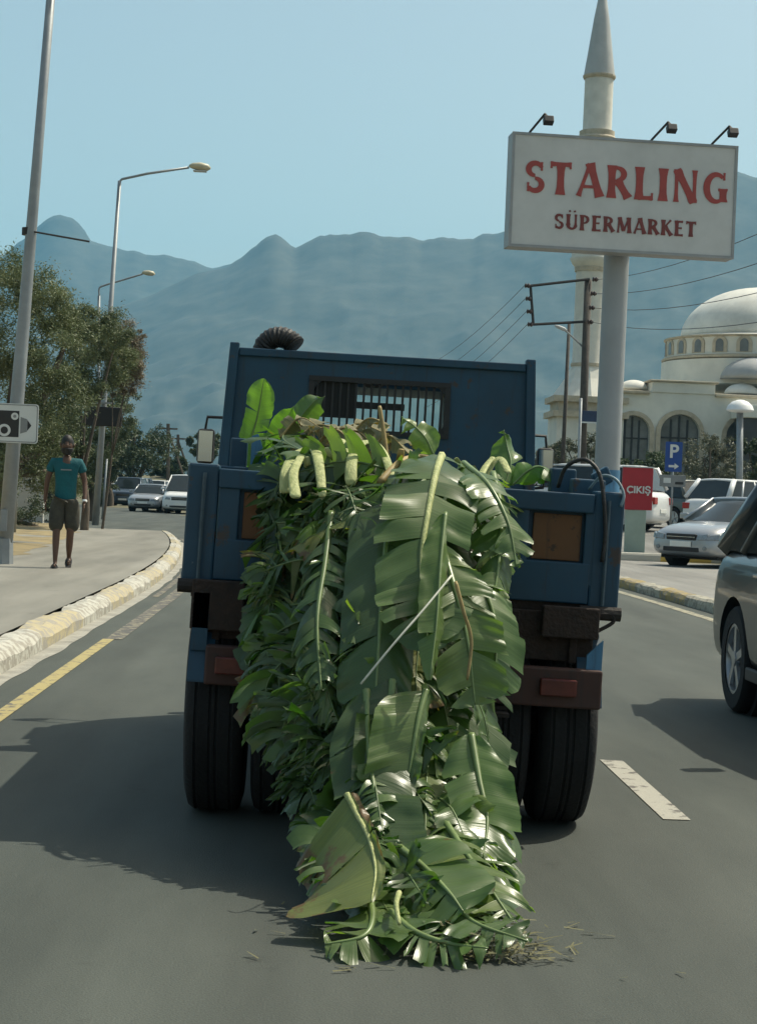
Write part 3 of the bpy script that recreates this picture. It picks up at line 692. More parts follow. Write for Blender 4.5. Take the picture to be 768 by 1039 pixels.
# the surface the load follows, s=0 in the bed, s=1 on the road
HEAP = [(0.0, 7.6, 1.44, .33, .50), (.10, 7.1, 1.52, .31, .48), (.18, 6.80, 1.43, .31, .48), (.30, 6.55, 1.17, .28, .47), (.45, 6.33, .88, .24, .45), (.60, 6.12, .60, .25, .42), (.75, 5.86, .33, .31, .34), (.88, 5.5, .13, .36, .29), (1.0, 5.06, .025, .37, .26)]
def hp(s, k): return lerp_tab([(a[0], a[k]) for a in HEAP], s)
def heap(s, l, lift=0):
    y, z, xc, hw = hp(s, 1), hp(s, 2), hp(s, 3), hp(s, 4)
    rd = abs(l)**2.2; e = .03; dy = hp(s+e, 1)-hp(s-e, 1); dz = hp(s+e, 2)-hp(s-e, 2)
    n = V((0, dz, -dy)).normalized()
    if n.z < 0: n = -n
    n = V((l*.5, min(n.y, -.02), n.z+.05)).normalized()
    p = V((xc+l*hw, y+rd*.30, max(.012, z-rd*.10*(1 if z > .3 else .3))))+n*lift; p.z = max(.01, p.z)
    return p, n
def where(s, l):
    v = 'high' if s < .3 else 'midway' if s < .62 else 'low'
    h_ = 'left' if l < -.33 else 'right' if l > .33 else 'middle'
    return v+' on the '+h_+' of the heap'
for i in range(11):
    l = -.85+1.7*i/10+rng.uniform(-.05, .05); e = rng.uniform(.55, .9)
    pts = [heap(0, l*.8, -.10)[0]]+[heap(s_, l*(1-.1*s_), -.13)[0] for s_ in (.1, .2, .35, .5, e)]
    for p in pts: p.z = max(.06, p.z)
    o = build('banana_stalk', MB().tube(catmull(pts, 20), [.05+.012*sin(k) for k in range(21)], 8, flat=.8), M_stalkd, smooth=True, off=pts[0]); o.location = pts[0]
    tag(o, 'thick green banana stalk deep inside the hanging heap of leaves', 'stalk', 'banana stalks inside the heap')
# under-layer: broad leaves covering the bulk, colour darkened for shade in the gaps
for i in range(26):
    l = rng.uniform(-.85, .85); s0 = rng.uniform(.05, .45); s1 = min(.98, s0+rng.uniform(.35, .6)); dl = rng.uniform(-.15, .15)
    pts = [heap(s0+(s1-s0)*k/4, l+dl*k/4, -.05+rng.uniform(-.02, .02))[0] for k in range(5)]
    leaf(pts, rng.uniform(.18, .24), heap((s0+s1)/2, l)[1], M_leaf, 'broad dark green banana leaf buried '+where((s0+s1)/2, l), tear=.08, droop=.25, fold=.1, tone=(-.1, .3), n=30, cross=5)
# shredded leaves standing off the surface and arching down
for i in range(130):
    l = rng.uniform(-.72, .62) if rng.random() < .7 else rng.uniform(-.72, 0)
    s0 = rng.uniform(.15, .88)
    if l > -.12 and .28 < s0 < .82 and rng.random() < .7: continue
    p0, nn = heap(s0, l, -.06)
    a = rng.gauss(0, .9)+l*.9                          # direction the leaf runs, 0 = straight down the heap
    L_ = rng.uniform(.35, .8)*(1 if s0 < .7 else .8)
    out = rng.uniform(.05, .15)
    pts = []
    for k in range(5):
        t = k/4; ss = min(1.0, s0+cos(a)*L_*t/2.6); ll = l+sin(a)*L_*t/.5
        ll = max(-.85, min(.8, ll))
        q = heap(ss, ll, -.05+out*sin(min(1, t*1.25)*pi*.62)*1.25)[0]
        pts.append(q)
    flat_ = rng.random() < .68
    nv = V((rng.uniform(-.3, .5), -1, rng.uniform(.1, .8))) if flat_ else V((rng.uniform(-.5, .3), rng.uniform(-.6, .1), 1.0))
    pale = rng.random() > (.68 if l > -.1 else .85); fr_ = rng.random() < .6
    wdt = (rng.uniform(.13, .21) if fr_ else rng.uniform(.08, .15))*(1 if s0 < .75 else .8)
    leaf(pts, wdt, nv, (M_leafyel if rng.random() < .2 else M_leafpale) if pale else M_leaf, ('narrow ' if wdt < .1 else 'wide ' if wdt > .16 else '')+('pale' if pale else 'dark')+' shredded banana leaf '+('pointing left ' if a < -.4 else 'pointing right ' if a > .4 else 'hanging straight ')+where(s0, l), tear=rng.choice((.035, .06, .10, .16)) if l < -.1 else rng.choice((.08, .12, .2)) if fr_ else rng.choice((.15, .25, .4)), droop=rng.uniform(.5, 1.2) if fr_ else rng.uniform(.3, .8), fold=rng.uniform(-.3, .2), tone=(0, .95) if l > -.1 else (-.15, .7), n=30, cross=7, gap=rng.uniform(.3, .9), rag=.4, jit=2.0 if l < -.1 else 1.2, ribr=.005, ribm=M_stalkd)  # leaves on the left toned darker, the heap's shaded side put into the colour
# load lying in the bed
for i in range(26):
    a = rng.uniform(-.5, .5); x = TX+rng.uniform(-.55, .45); y = rng.uniform(7.4, 9.0); z = 1.12+.16*rng.random()-(abs(x-TX)*.2)
    d = V((sin(a)*.5, cos(a)*.6, 0))
    leaf([(x-d.x, y-d.y, z-.05), (x, y, z+.06), (x+d.x*.6, min(9.35, y+d.y*.6), z)], rng.uniform(.12, .2), (rng.uniform(-.4, .4), rng.uniform(-.4, .1), 1), M_leaf if rng.random() < .7 else M_leafpale, 'torn green banana leaf lying in the truck bed behind the tailgate heap', 'banana leaves lying in the truck bed', tear=.08, droop=.3, n=22, cross=4, tone=(.1, .8))

# ---- the leaves one can single out
G1 = 'banana leaves heaped over the tailgate'
def pl(lst): return [P(x, y, D-(.05 if D < 6.9 else 0)) for x, y, D in lst]
up = V((0, -1, .35))
leaf(pl([(448, 462, 6.85), (442, 480, 6.62), (434, 520, 6.42), (428, 565, 6.28), (430, 610, 6.15), (436, 660, 6.02)]), .19, V((0, -1, .45)), M_leaf, 'longest broad leaf with a pale straight midrib down the middle of the heap', tear=.11, jit=.7, droop=.28, fold=.05, tone=(.2, .8), n=60, cross=7, gap=.10, rag=.06, ribr=.013, ribm=M_stalk, base=.7, sag=.5)
leaf(pl([(452, 520, 6.30), (447, 570, 6.16), (443, 630, 6.02), (436, 690, 5.9)]), .075, V((.35, -1, .5)), M_leafpale, 'narrow folded pale green leaf hanging straight down the middle', tear=.5, droop=.15, fold=.5, tone=(.1, .5), n=40, cross=6, gap=.05, rag=.03, ribr=.006, sag=.4)
leaf(pl([(470, 470, 6.85), (495, 492, 6.62), (515, 530, 6.5), (524, 575, 6.42)]), .13, V((.4, -.8, .8)), M_leaf, 'leaf with drooping strips at the upper right edge of the heap', tear=.12, droop=.35, fold=.1, tone=(.3, .9), n=40, gap=.3)
leaf(pl([(450, 560, 6.3), (462, 600, 6.16), (474, 650, 6.08), (482, 715, 6.05)]), .145, V((.25, -1, .75)), M_leafpale, 'broad shiny leaf with flat strips reaching the right edge of the heap', tear=.14, jit=.6, droop=.3, fold=-.1, tone=(-.1, .45), n=50, cross=7, gap=.22, rag=.08, base=.8, sag=.5)
leaf(pl([(478, 585, 6.4), (492, 600, 6.3), (503, 640, 6.22), (501, 700, 6.15)]), .125, V((.2, -1, .6)), M_leaf, 'dark smooth leaf sticking out at the right edge of the heap', tear=.35, droop=.2, fold=.0, tone=(.5, .8), n=40, gap=.1, rag=.05, base=.85)
leaf(pl([(352, 806, 5.62), (362, 826, 5.55), (374, 850, 5.44), (381, 882, 5.30), (377, 915, 5.16)]), .275, V((-.3, -1, .35)), M_leafyel, 'yellowing leaf with a brown scorched tip low on the left of the heap', asym=(.12, 1), w0=1, jit=.22, tear=.45, droop=.10, fold=.05, tone=(.0, .6), n=50, cross=8, gap=.06, rag=.06, ribr=.009, ribm=M_stalk, base=.9, sag=.25)
leaf(pl([(432, 700, 6.0), (424, 730, 5.92), (418, 765, 5.86), (412, 800, 5.82)]), .16, V((.3, -1, .95)), M_leafpale, 'pale glossy broad leaf just right of centre below the rope', tear=.5, droop=.15, fold=-.15, tone=(.1, .5), n=44, cross=7, gap=.06, rag=.04, ribr=.010, ribm=M_rib, base=.8, sag=.35, asym=(.25, 1.2), w0=.8)
leaf(pl([(398, 690, 6.02), (394, 740, 5.92), (390, 800, 5.78), (392, 850, 5.6)]), .115, V((0, -1, .3)), M_leaf, 'smooth dark green leaf hanging in the middle below the rope', tear=.6, droop=.12, fold=.05, tone=(.1, .3), n=40, cross=6, gap=.05, rag=.03)
leaf(pl([(478, 745, 5.98), (486, 790, 5.86), (494, 830, 5.75), (490, 870, 5.62)]), .12, V((.3, -1, .5)), M_leaf, 'wide mid green leaf curving round low on the right of the heap', tear=.5, droop=.12, fold=-.05, tone=(.6, .9), n=40, cross=7, gap=.06, rag=.05, base=.8)
leaf(pl([(452, 835, 5.7), (470, 862, 5.52), (496, 900, 5.3), (520, 935, 5.16)]), .17, V((.2, -.7, 1)), M_leafpale, 'crumpled light leaf just above the road at the right of the heap', tear=.08, droop=.3, fold=.0, tone=(0, .8), n=34, gap=.5, rag=.3)
leaf(pl([(410, 470, 6.8), (396, 520, 6.5), (388, 590, 6.26), (384, 660, 6.08), (380, 720, 5.98)]), .17, V((-.15, -1, .4)), M_leaf, 'long dark blade hanging straight down left of the longest leaf', tear=.3, jit=.5, droop=.5, fold=.15, tone=(.1, .5), n=50, cross=7, gap=.08, rag=.06, base=.8, sag=.7)
leaf(pl([(372, 700, 6.0), (374, 760, 5.86), (384, 830, 5.66), (392, 885, 5.42)]), .15, V((-.1, -1, .35)), M_leaf, 'long dark smooth blade hanging in the lower middle of the heap', tear=.5, jit=.4, droop=.3, fold=.1, tone=(-.05, .25), n=46, cross=7, gap=.05, rag=.05, base=.8, sag=.5)
leaf(pl([(500, 480, 6.85), (508, 520, 6.6), (506, 570, 6.42), (498, 620, 6.3)]), .13, V((.3, -1, .5)), M_leafpale, 'long leaf with drooping lit strips at the right edge under the cream stalk', tear=.12, droop=.9, fold=.1, tone=(.1, .8), n=44, cross=7, gap=.2, rag=.15)
leaf(pl([(336, 520, 6.6), (330, 570, 6.42), (322, 630, 6.22), (326, 700, 6.05)]), .17, V((-.2, -1, .5)), M_leaf, 'long leaf with narrow glinting strips down the left of the rope', tear=.05, droop=.9, fold=.0, tone=(0, .8), n=50, cross=7, gap=.45, rag=.3)
leaf(pl([(430, 880, 5.5), (450, 905, 5.3), (480, 935, 5.14), (535, 955, 5.06)]), .16, V((.1, -.5, 1)), M_leaf, 'trailing leaf with its torn tip on the road to the right', tear=.07, droop=.25, fold=.0, tone=(.2, .9), n=36, gap=.5, rag=.3, sag=.6)
leaf(pl([(372, 900, 5.35), (378, 930, 5.16), (368, 950, 5.06), (330, 958, 5.03)]), .14, V((0, -.2, 1)), M_leafpale, 'light green leaf flattened on the road at the left foot of the heap', tear=.2, droop=.05, fold=.0, tone=(0, .6), n=36, gap=.2, rag=.15, sag=.2)
leaf(pl([(395, 925, 5.2), (420, 945, 5.08), (455, 957, 5.03), (495, 962, 5.0)]), .12, V((0, -.2, 1)), M_leaf, 'dusty green leaf flattened on the road in front of the heap', tear=.1, droop=.05, fold=.0, tone=(.4, .9), n=36, gap=.3, rag=.2, sag=.2)
leaf(pl([(405, 860, 5.5), (430, 880, 5.36), (455, 905, 5.22), (470, 925, 5.14)]), .17, V((0, -.8, 1)), M_leaf, 'bluish smooth leaf bent over the middle foot of the heap', tear=.6, droop=.15, fold=-.1, tone=(.5, .8), n=30, gap=.1, rag=.06)
# upright leaves above the gate
leaf(pl([(258, 478, 7.6), (255, 450, 7.62), (262, 420, 7.62), (268, 384, 7.6)]), .066, V((.25, -1, .1)), M_leaffresh, 'bright fresh upright leaf at the left end of the headboard', tear=.4, jit=.3, droop=.03, fold=.0, tone=(.2, .8), n=30, gap=.1, rag=.1, sag=.1, ribr=.005, base=.75)
leaf(pl([(268, 474, 7.7), (278, 455, 7.68), (288, 432, 7.66), (298, 412, 7.64)]), .065, V((.3, -1, .1)), M_leaffresh, 'smaller bright leaf leaning right beside the fresh upright leaf', tear=.6, droop=.03, fold=.0, tone=(0, .4), n=24, gap=.1, rag=.1, sag=.1, ribr=.004)
leaf(pl([(285, 455, 7.8), (300, 430, 7.8), (318, 408, 7.8), (330, 402, 7.8)]), .075, V((.5, -.6, .8)), M_leaf, 'dark curled leaf tip rising in front of the barred window', tear=.6, droop=.2, fold=.3, tone=(.5, .8), n=24, ribr=.004)
leaf(pl([(440, 462, 7.3), (432, 445, 7.3), (420, 432, 7.3), (408, 424, 7.28)]), .07, V((0, -.8, .8)), M_leafpale, 'small curled pale leaf standing below the right end of the window', tear=.4, droop=.25, fold=.3, tone=(.2, .7), n=24, ribr=.004)
leaf(pl([(512, 492, 7.3), (518, 470, 7.35), (514, 452, 7.4), (511, 436, 7.4)]), .085, V((.4, -1, .3)), M_leaf, 'pointed dark green leaf standing above the right of the tailgate', tear=.7, droop=.1, fold=.2, tone=(.6, .9), n=24, ribr=.004, base=.3, sag=.3)
leaf(pl([(520, 492, 7.3), (535, 478, 7.3), (550, 474, 7.3), (566, 490, 7.25)]), .08, V((0, -.8, 1)), M_leaffresh, 'light yellow green leaf tip lying over the right of the tailgate', tear=.5, droop=.3, fold=.2, tone=(0, .5), n=24, ribr=.004, sag=.5)
# dry brown leaves on top
for (a, b, c, lb) in (((292, 462), (318, 432), (352, 438), 'left'), ((340, 446), (362, 430), (392, 440), 'middle'), ((330, 455), (372, 436), (400, 452), 'right')):
    leaf(pl([(*a, 7.5), (*b, 7.55), (*c, 7.45)]), .10, V((0, -.7, .8)), M_leafdry, f'curled dry brown leaf on top of the load, the {lb} of three', 'dry brown leaves on top of the load', tear=.15, droop=.6, fold=.3, n=24, gap=.4, rag=.3, ribr=.005, ribm=M_stalkb)
# pale bent stalks
def stalk(lst, r, m, label, flat=.32, group='pale stalks bent over the tailgate'):
    pts = catmull(pl(lst), 24); o = build('banana_stalk', MB().tube(pts, [.8*r*(1.1-.3*k/24+.05*mnoise.noise(V((k*.4, r*99, 0))))*(.75 if k in (0, 24) else 1) for k in range(25)], 10, flat=flat), m, smooth=True, off=pts[0]); o.location = pts[0]
    return tag(o, label, 'stalk', group)
stalk([(290, 500, 6.72), (291, 478, 6.78), (299, 462, 6.9), (312, 455, 6.98)], .028, M_stalk, 'leftmost pale green stalk bent over the tailgate')
stalk([(318, 452, 7.0), (322, 462, 6.8), (325, 480, 6.68), (327, 504, 6.6)], .026, M_stalk, 'straight cream stalk hanging just right of the leftmost bent stalk')
stalk([(344, 446, 7.1), (350, 455, 6.9), (358, 468, 6.78)], .028, M_stalk, 'short cream stalk stub left of the tight hoop')
stalk([(356, 492, 6.68), (357, 468, 6.76), (364, 452, 6.9), (378, 449, 6.95), (390, 462, 6.85), (398, 486, 6.72)], .026, M_stalk, 'pale stalk bent in a tight hoop near the middle of the tailgate')
stalk([(300, 505, 6.6), (298, 480, 6.72), (306, 462, 6.85)], .024, M_stalk, 'thin pale stalk beside the leftmost bent stalk')
stalk([(392, 470, 7.0), (390, 445, 7.02), (385, 412, 7.05)], .013, M_stalkb, 'straw coloured broken stalk standing upright before the window', 1)
stalk([(385, 490, 6.7), (405, 470, 6.82), (425, 464, 6.9), (445, 468, 6.85)], .018, M_stalkb, 'brownish stalk curving across near the top of the middle leaf', 1)
stalk([(490, 488, 6.95), (500, 470, 6.98), (508, 466, 6.98), (516, 480, 6.9)], .022, M_stalk, 'pale cream stalk bent at the right end of the heap')
stalk([(484, 490, 6.85), (492, 474, 6.92), (500, 464, 6.98)], .018, M_stalk, 'second cream stalk beside the one at the right end of the heap')
stalk([(405, 905, 5.2), (402, 918, 5.12), (405, 938, 5.06)], .010, M_stalk, 'curved cream stub at the foot of the heap', 1)
stalk([(462, 590, 6.0), (470, 620, 5.98), (478, 650, 5.98), (474, 690, 5.95)], .008, M_stalkb, 'dry brown straw hanging right of the middle leaf', 1)
for i_, (x_, y_, m_) in enumerate(((336, 466, M_stalk), (406, 466, M_stalkb), (420, 472, M_stalk), (312, 474, M_stalk), (350, 480, M_stalk), (470, 478, M_stalk))):
    dx = rng.uniform(-7, 7); ln = rng.uniform(24, 48)
    stalk([(x_-dx*1.5, y_+12, 6.92), (x_, y_-2, 6.86), (x_+dx*1.2, y_-ln*.35, 6.84)], rng.uniform(.012, .02), m_, 'short cut pale stalk poking up from the leaves at the top of the heap', rng.uniform(.3, .6))
for i_ in range(7):
    x_ = 308+i_*14+rng.uniform(-5, 5); y_ = 434+rng.uniform(-8, 12)
    leaf(pl([(x_-20, y_+16, 7.3), (x_, y_-4, 7.3), (x_+22, y_+rng.uniform(-6, 16), 7.2)]), rng.uniform(.05, .09), V((rng.uniform(-.5, .5), -.7, .8)), M_leafdry, 'shrivelled brown leaf scrap lying among the pale stalks on top', 'dry brown leaves on top of the load', tear=.2, droop=.8, fold=.4, n=20, gap=.4, rag=.4, ribr=.005, ribm=M_stalkb)
# rope
rp = catmull(pl([(458, 584, 5.98), (430, 618, 5.86), (398, 655, 5.78), (366, 694, 5.76)]), 16)
o = build('rope', MB().tube(rp, .0035, 6), mat('white_twine', (.6, .6, .5), .8, 0, .1, 30.), smooth=True, off=rp[0]); o.location = rp[0]
tag(o, 'thin white rope drawn slanting across the middle of the leaf heap', 'rope')
# shreds on the road
m = MB()
for i in range(520):
    c = P(rng.gauss(478, 50), min(985, rng.gauss(958, 9)), 5.0); c = V((min(c.x, .80), c.y+rng.uniform(-.02, .25), .008+rng.random()*.02*(1 if rng.random() < .7 else 4)))
    if rng.random() < .07: c = V((rng.uniform(-.2, 1.1), rng.uniform(4.8, 5.6), .008))
    a = rng.uniform(0, 2*pi); L_ = rng.uniform(.008, .035); ww = rng.uniform(.0015, .005)
    d = V((cos(a), sin(a)*.7, rng.uniform(-.2, .35))).normalized()*L_; sd = V((-sin(a), cos(a), .3))*ww
    m.add([c-d-sd, c-d+sd, c+d+sd*.6, c+d-sd*.6], [(0, 1, 2, 3)])
for q in m.v: q.z = max(.006, q.z)
o = build('leaf_shreds', m, M_leafdry, fix=False); tag(o, 'small dry leaf shreds and straw scattered on the road at the heap foot', 'leaf litter', None, 'stuff')

# ================================================================== CARS
M_cargrey = mat('dark_grey_car_paint', (.04, .05, .056), .3, .35, .08, 2., coat=.6)
M_carsilver = mat('silver_car_paint', (.36, .38, .40), .3, .5, .05, 2., coat=.6)
M_carwhite = mat('white_car_paint', (.70, .71, .70), .3, 0, .05, 2., coat=.5)
M_carblue = mat('blue_grey_car_paint', (.06, .09, .13), .28, .3, .08, 2., coat=.6)
M_carolive = mat('olive_grey_car_paint', (.09, .10, .09), .3, .3, .08, 2., coat=.5)
M_under = mat('car_underbody', (.012, .012, .012), .9, 0, .2, 5.)
M_trim = mat('chrome_trim', (.5, .5, .5), .2, .9, .05, 5.)
def car(label, paint, loc, heading, L=4.3, Wd=1.75, H=1.45, hood=.26, hoodz=.92, trunk=.12, trunkz=.98, wb=2.6, r=.32, zc=.20, ws=.5, rr=.35, group=None, kind='car', name='parked_car', tall=False, van=False, front='', boxy=0., hatch=False, cat='car'):
    """local +y is the nose; hood/trunk = lengths as a fraction of L; ws/rr = run of windscreen / rear glass in metres"""
    t = thing(name, label, cat, loc, heading, group)
    w = Wd/2; yf, yr = L/2, -L/2; yb = yf-hood*L; yt = yr+trunk*L; belt = hoodz+.06 if not van else hoodz+.02
    b = boxy
    st = [(yr+.0, w*(.80+.1*b), zc+.16, trunkz*.62, trunkz*.80), (yr+.10, w*(.92+.05*b), zc+.04, trunkz*.80, trunkz*.96), (yr+.35, w*.985, zc, trunkz*.84, trunkz),
          (yt, w, zc, belt-.06, max(trunkz, belt)), (yt+.5, w, zc, belt-.05, belt), ((yt+yb)/2, w, zc, belt-.05, belt), (yb-.35, w, zc, belt-.05, belt), (yb, w, zc, hoodz-.06, hoodz+.03),
          (yf-.55, w*.985, zc, hoodz*.80, hoodz*.95), (yf-.22, w*(.94+.04*b), zc+.02, hoodz*.72, hoodz*(.87+.06*b)), (yf-.06, w*(.84+.1*b), zc+.06, hoodz*.60, hoodz*(.76+.1*b)), (yf, w*(.74+.15*b), zc+.14, hoodz*.50, hoodz*(.64+.15*b))]
    m = MB(); n = 12
    for (y, ww, z0, zs, z1) in st:
        h = [(ww*.45, z0), (ww*.9, z0+.01), (ww*.985, z0+.10), (ww, (z0+zs)/2), (ww*.985, zs), (ww*.86, z1-.012), (ww*.45, z1+.012)]
        m.v += [V((x, y, z)) for x, z in h]+[V((-x, y, z)) for x, z in reversed(h)]
    n = 14
    for i in range(len(st)-1):
        for k in range(n): a = i*n+k; c = i*n+(k+1) % n; m.f.append((a, c, c+n, a+n))
    m.f.append(tuple(range(n))); m.f.append(tuple((len(st)-1)*n+k for k in reversed(range(n))))
    body = build('body', m, paint, None, smooth=True, sub=2)
    yw = (wb/2+(yf-yr)*.0+.02, -wb/2+.02)
    cut(body, MB().lathe([(r+.055, -w-.2), (r+.055, -w+.28)], (0, yw[0], r), 28, 'x')); cut(body, MB().lathe([(r+.055, w-.28), (r+.055, w+.2)], (0, yw[0], r), 28, 'x'))
    cut(body, MB().lathe([(r+.055, -w-.2), (r+.055, -w+.28)], (0, yw[1], r), 28, 'x')); cut(body, MB().lathe([(r+.055, w-.28), (r+.055, w+.2)], (0, yw[1], r), 28, 'x'))
    body.parent = t
    me = body.data
    for p in me.polygons: p.use_smooth = True
    try: me.set_sharp_from_angle(angle=radians(38))
    except Exception: pass
    build('underbody', MB().box(-w*.8, w*.8, yr+.3, yf-.3, zc-.03, zc+.25), M_under, t)
    for s in (-1, 1):
        for y in yw:
            a, c = sorted((s*(w-.26), s*(w-.10)))
            build('wheel_arch', MB().lathe([(r+.05, a), (r+.05, c)], (0, y, r), 24, 'x'), M_under, t)
            tw = .10
            pf = [(r*.66, -tw), (r*.92, -tw*1.02), (r*.985, -tw*.8), (r, -tw*.5), (r, tw*.5), (r*.985, tw*.8), (r*.92, tw*1.02), (r*.66, tw)]
            wh = build('wheel', MB().lathe([(q, h+s*(w-.115)) for q, h in pf+pf[:1]], (0, y, r), 32, 'x', caps=False), M_rubber, t, auto=40)
            xo = s*(w-.022); rm = MB()
            rm.lathe([(r*.68, xo-s*.03), (r*.66, xo), (r*.60, xo), (r*.57, xo-s*.05)], (0, y, r), 28, 'x')
            for k in range(5):
                an = 2*pi*k/5+.3; dv = V((0, cos(an), sin(an))); pv = V((0, -sin(an), cos(an)))
                rm.obox(V((xo-s*.015, y, r))+dv*r*.35, V((.012, 0, 0)), dv*r*.28, pv*r*.075)
            rm.lathe([(r*.15, xo-s*.03), (r*.14, xo+s*.004), (.0, xo+s*.006)], (0, y, r), 14, 'x')
            build('rim', rm, M_rim, wh, auto=35)
            build('brake_disc', MB().lathe([(r*.5, xo-s*.07), (r*.5, xo-s*.055), (0, xo-s*.05)], (0, y, r), 20, 'x'), M_under, wh)
    # greenhouse
    y1, y2, y3, y4 = yb+.05, yb-ws, yt+rr, yt+.02
    wb_, wt = w*.93, w*(.74+.1*b); zt = H-.035; zb_ = belt-.03
    g_ = MB()
    lev = [(0, zb_), (.35, None), (.75, None), (1, zt)]
    for f, z in lev:
        z = zb_+(zt-zb_)*f; ff = f**1.15
        ww = wb_+(wt-wb_)*ff; ya = y1+(y2-y1)*f; yb2 = y4+(y3-y4)*f
        g_.v += [V((-ww*.93, ya, z)), V((0, ya+.05*(1), z)), V((ww*.93, ya, z)), V((ww, ya-.12, z)), V((ww*1.01, (ya+yb2)/2, z)), V((ww, yb2+.1, z)), V((ww*.93, yb2, z)), V((0, yb2-.03, z)), V((-ww*.93, yb2, z)), V((-ww, yb2+.1, z)), V((-ww*1.01, (ya+yb2)/2, z)), V((-ww, ya-.12, z))]
    for i in range(3):
        for k in range(12): a = i*12+k; c = i*12+(k+1) % 12; g_.f.append((a, c, c+12, a+12))
    g_.f.append(tuple(range(12))); g_.f.append(tuple(36+k for k in range(12)))
    gl = build('windows', g_, M_glassd, t, auto=40)
    # roof skin and pillars
    rf = MB(); 
    def roofp(u, v):
        y = y2+.03+(y3-y2-.06)*u; x = (v*2-1); yy = 1-abs(x)**4*.5
        edge = min(u, 1-u); zz = H-.03*abs(x)**2.5-.035*max(0, 1-edge/.12)**2
        return (x*(wt+.012), y, zz)
    rf.grid(roofp, 12, 10)
    ro = build('roof', rf, paint, t, smooth=True); so_ = ro.modifiers.new('solid', 'SOLIDIFY'); so_.thickness = .045; so_.offset = -1 if False else 0
    for s in (-1, 1):
        pm = MB()
        pm.tube([(s*wb_*.965, y1-.02, zb_+.02), (s*(wb_+wt)/2*.975, (y1+y2)/2-.01, (zb_+zt)/2), (s*wt*.965, y2, zt)], .034, 6)
        pm.tube([(s*wb_*.965, y4+.04, zb_+.02), (s*wt*.965, y3+.03, zt)], .055 if not hatch else .09, 6)
        pm.tube([(s*(wb_+.005), (y1+y4)/2-.1, zb_), (s*(wt+.004), (y2+y3)/2-.1, zt)], .03, 6)
        pm.tube([(s*(wt+.004), y2+.0, zt-.005), (s*(wt+.006), y3, zt-.005)], .028, 6)
        if hatch or L > 4.3: pm.tube([(s*(wb_+.004), y4+.62, zb_), (s*(wt+.004), y3+.45, zt)], .035, 6)
        build('pillars', pm, paint, t, smooth=True)
    # lamps, grille, plates, mirrors, bumpers
    fy = yf-.055
    for s in (-1, 1):
        m = MB(); zz = hoodz*.66; hl = .11 if not van else .13
        for (x0, yy0, x1, yy1) in ((s*w*.48, yf+.006, s*w*.72, yf-.012), (s*w*.72, yf-.012, s*w*.93, yf-.17)):
            m.add([(x0, yy0+.012, zz-.05), (x1, yy1+.012, zz-.035), (x1, yy1-.02, zz+hl*.8), (x0, yy0-.01, zz+hl*.5), (x0, yy0-.10, zz-.05), (x1, yy1-.10, zz-.035), (x1, yy1-.12, zz+hl*.8), (x0, yy0-.12, zz+hl*.5)],
                  [(0, 1, 2, 3), (7, 6, 5, 4), (0, 4, 5, 1), (3, 2, 6, 7), (0, 3, 7, 4), (1, 5, 6, 2)])
        build('headlight', m, M_lens, t, bevel=.012)
        m = MB().box(min(s*w*.55, s*w*.84), max(s*w*.55, s*w*.84), yr-.004, yr+.14, trunkz*.66, trunkz*.84); build('tail_light', m, M_redlens, t, bevel=.02)
        m = MB().lathe([(.045, fy+.03), (.045, fy+.06), (0, fy+.062)], (s*w*.66, 0, zc+.20), 14, 'y'); build('fog_light', m, M_lens, t)
        mm = MB().obox((s*(w+.10), y1-.28, belt+.06), (.085, .02, 0), (-.01*s, .05, 0), (0, 0, .06)); mi = build('mirror', mm, paint, t, bevel=.02)
        build('mirror_glass', MB().obox((s*(w+.10), y1-.335, belt+.06), (.07, .015, 0), (0, .004, 0), (0, 0, .048)), M_mirror, mi)
        for yy in ((y1+y4)/2-.28, (y1+y4)/2+.75):
            build('door_handle', MB().box(min(s*w*.985, s*(w+.022)), max(s*w*.985, s*(w+.022)), yy-.09, yy+.09, belt-.17, belt-.145), paint, t, bevel=.006)
    gr = MB().box(-w*.42, w*.42, yf-.05, yf+.008, hoodz*.60, hoodz*.74); gg = build('grille', gr, M_black, t, bevel=.02)
    gb = MB(); gb.box(-w*.40, w*.40, yf+.008, yf+.016, hoodz*.665, hoodz*.68); build('grille_bar', gb, M_trim, gg)
    build('lower_grille', MB().box(-w*.5, w*.5, yf-.06, yf+.004, zc+.12, zc+.21), M_black, t, bevel=.015)
    build('number_plate', MB().box(-.26, .26, yf+.006, yf+.018, zc+.22, zc+.33), M_plate, t, bevel=.004)
    build('number_plate', MB().box(-.26, .26, yr-.012, yr+.01, zc+.30, zc+.41), M_plate, t, bevel=.004)
    for s in (-1, 1):
        sil = MB().box(min(s*(w-.03), s*(w+.004)), max(s*(w-.03), s*(w+.004)), yw[1]+r+.06, yw[0]-r-.06, zc-.01, zc+.07)
        build('sill_trim', sil, M_black, t, bevel=.01)
    return t

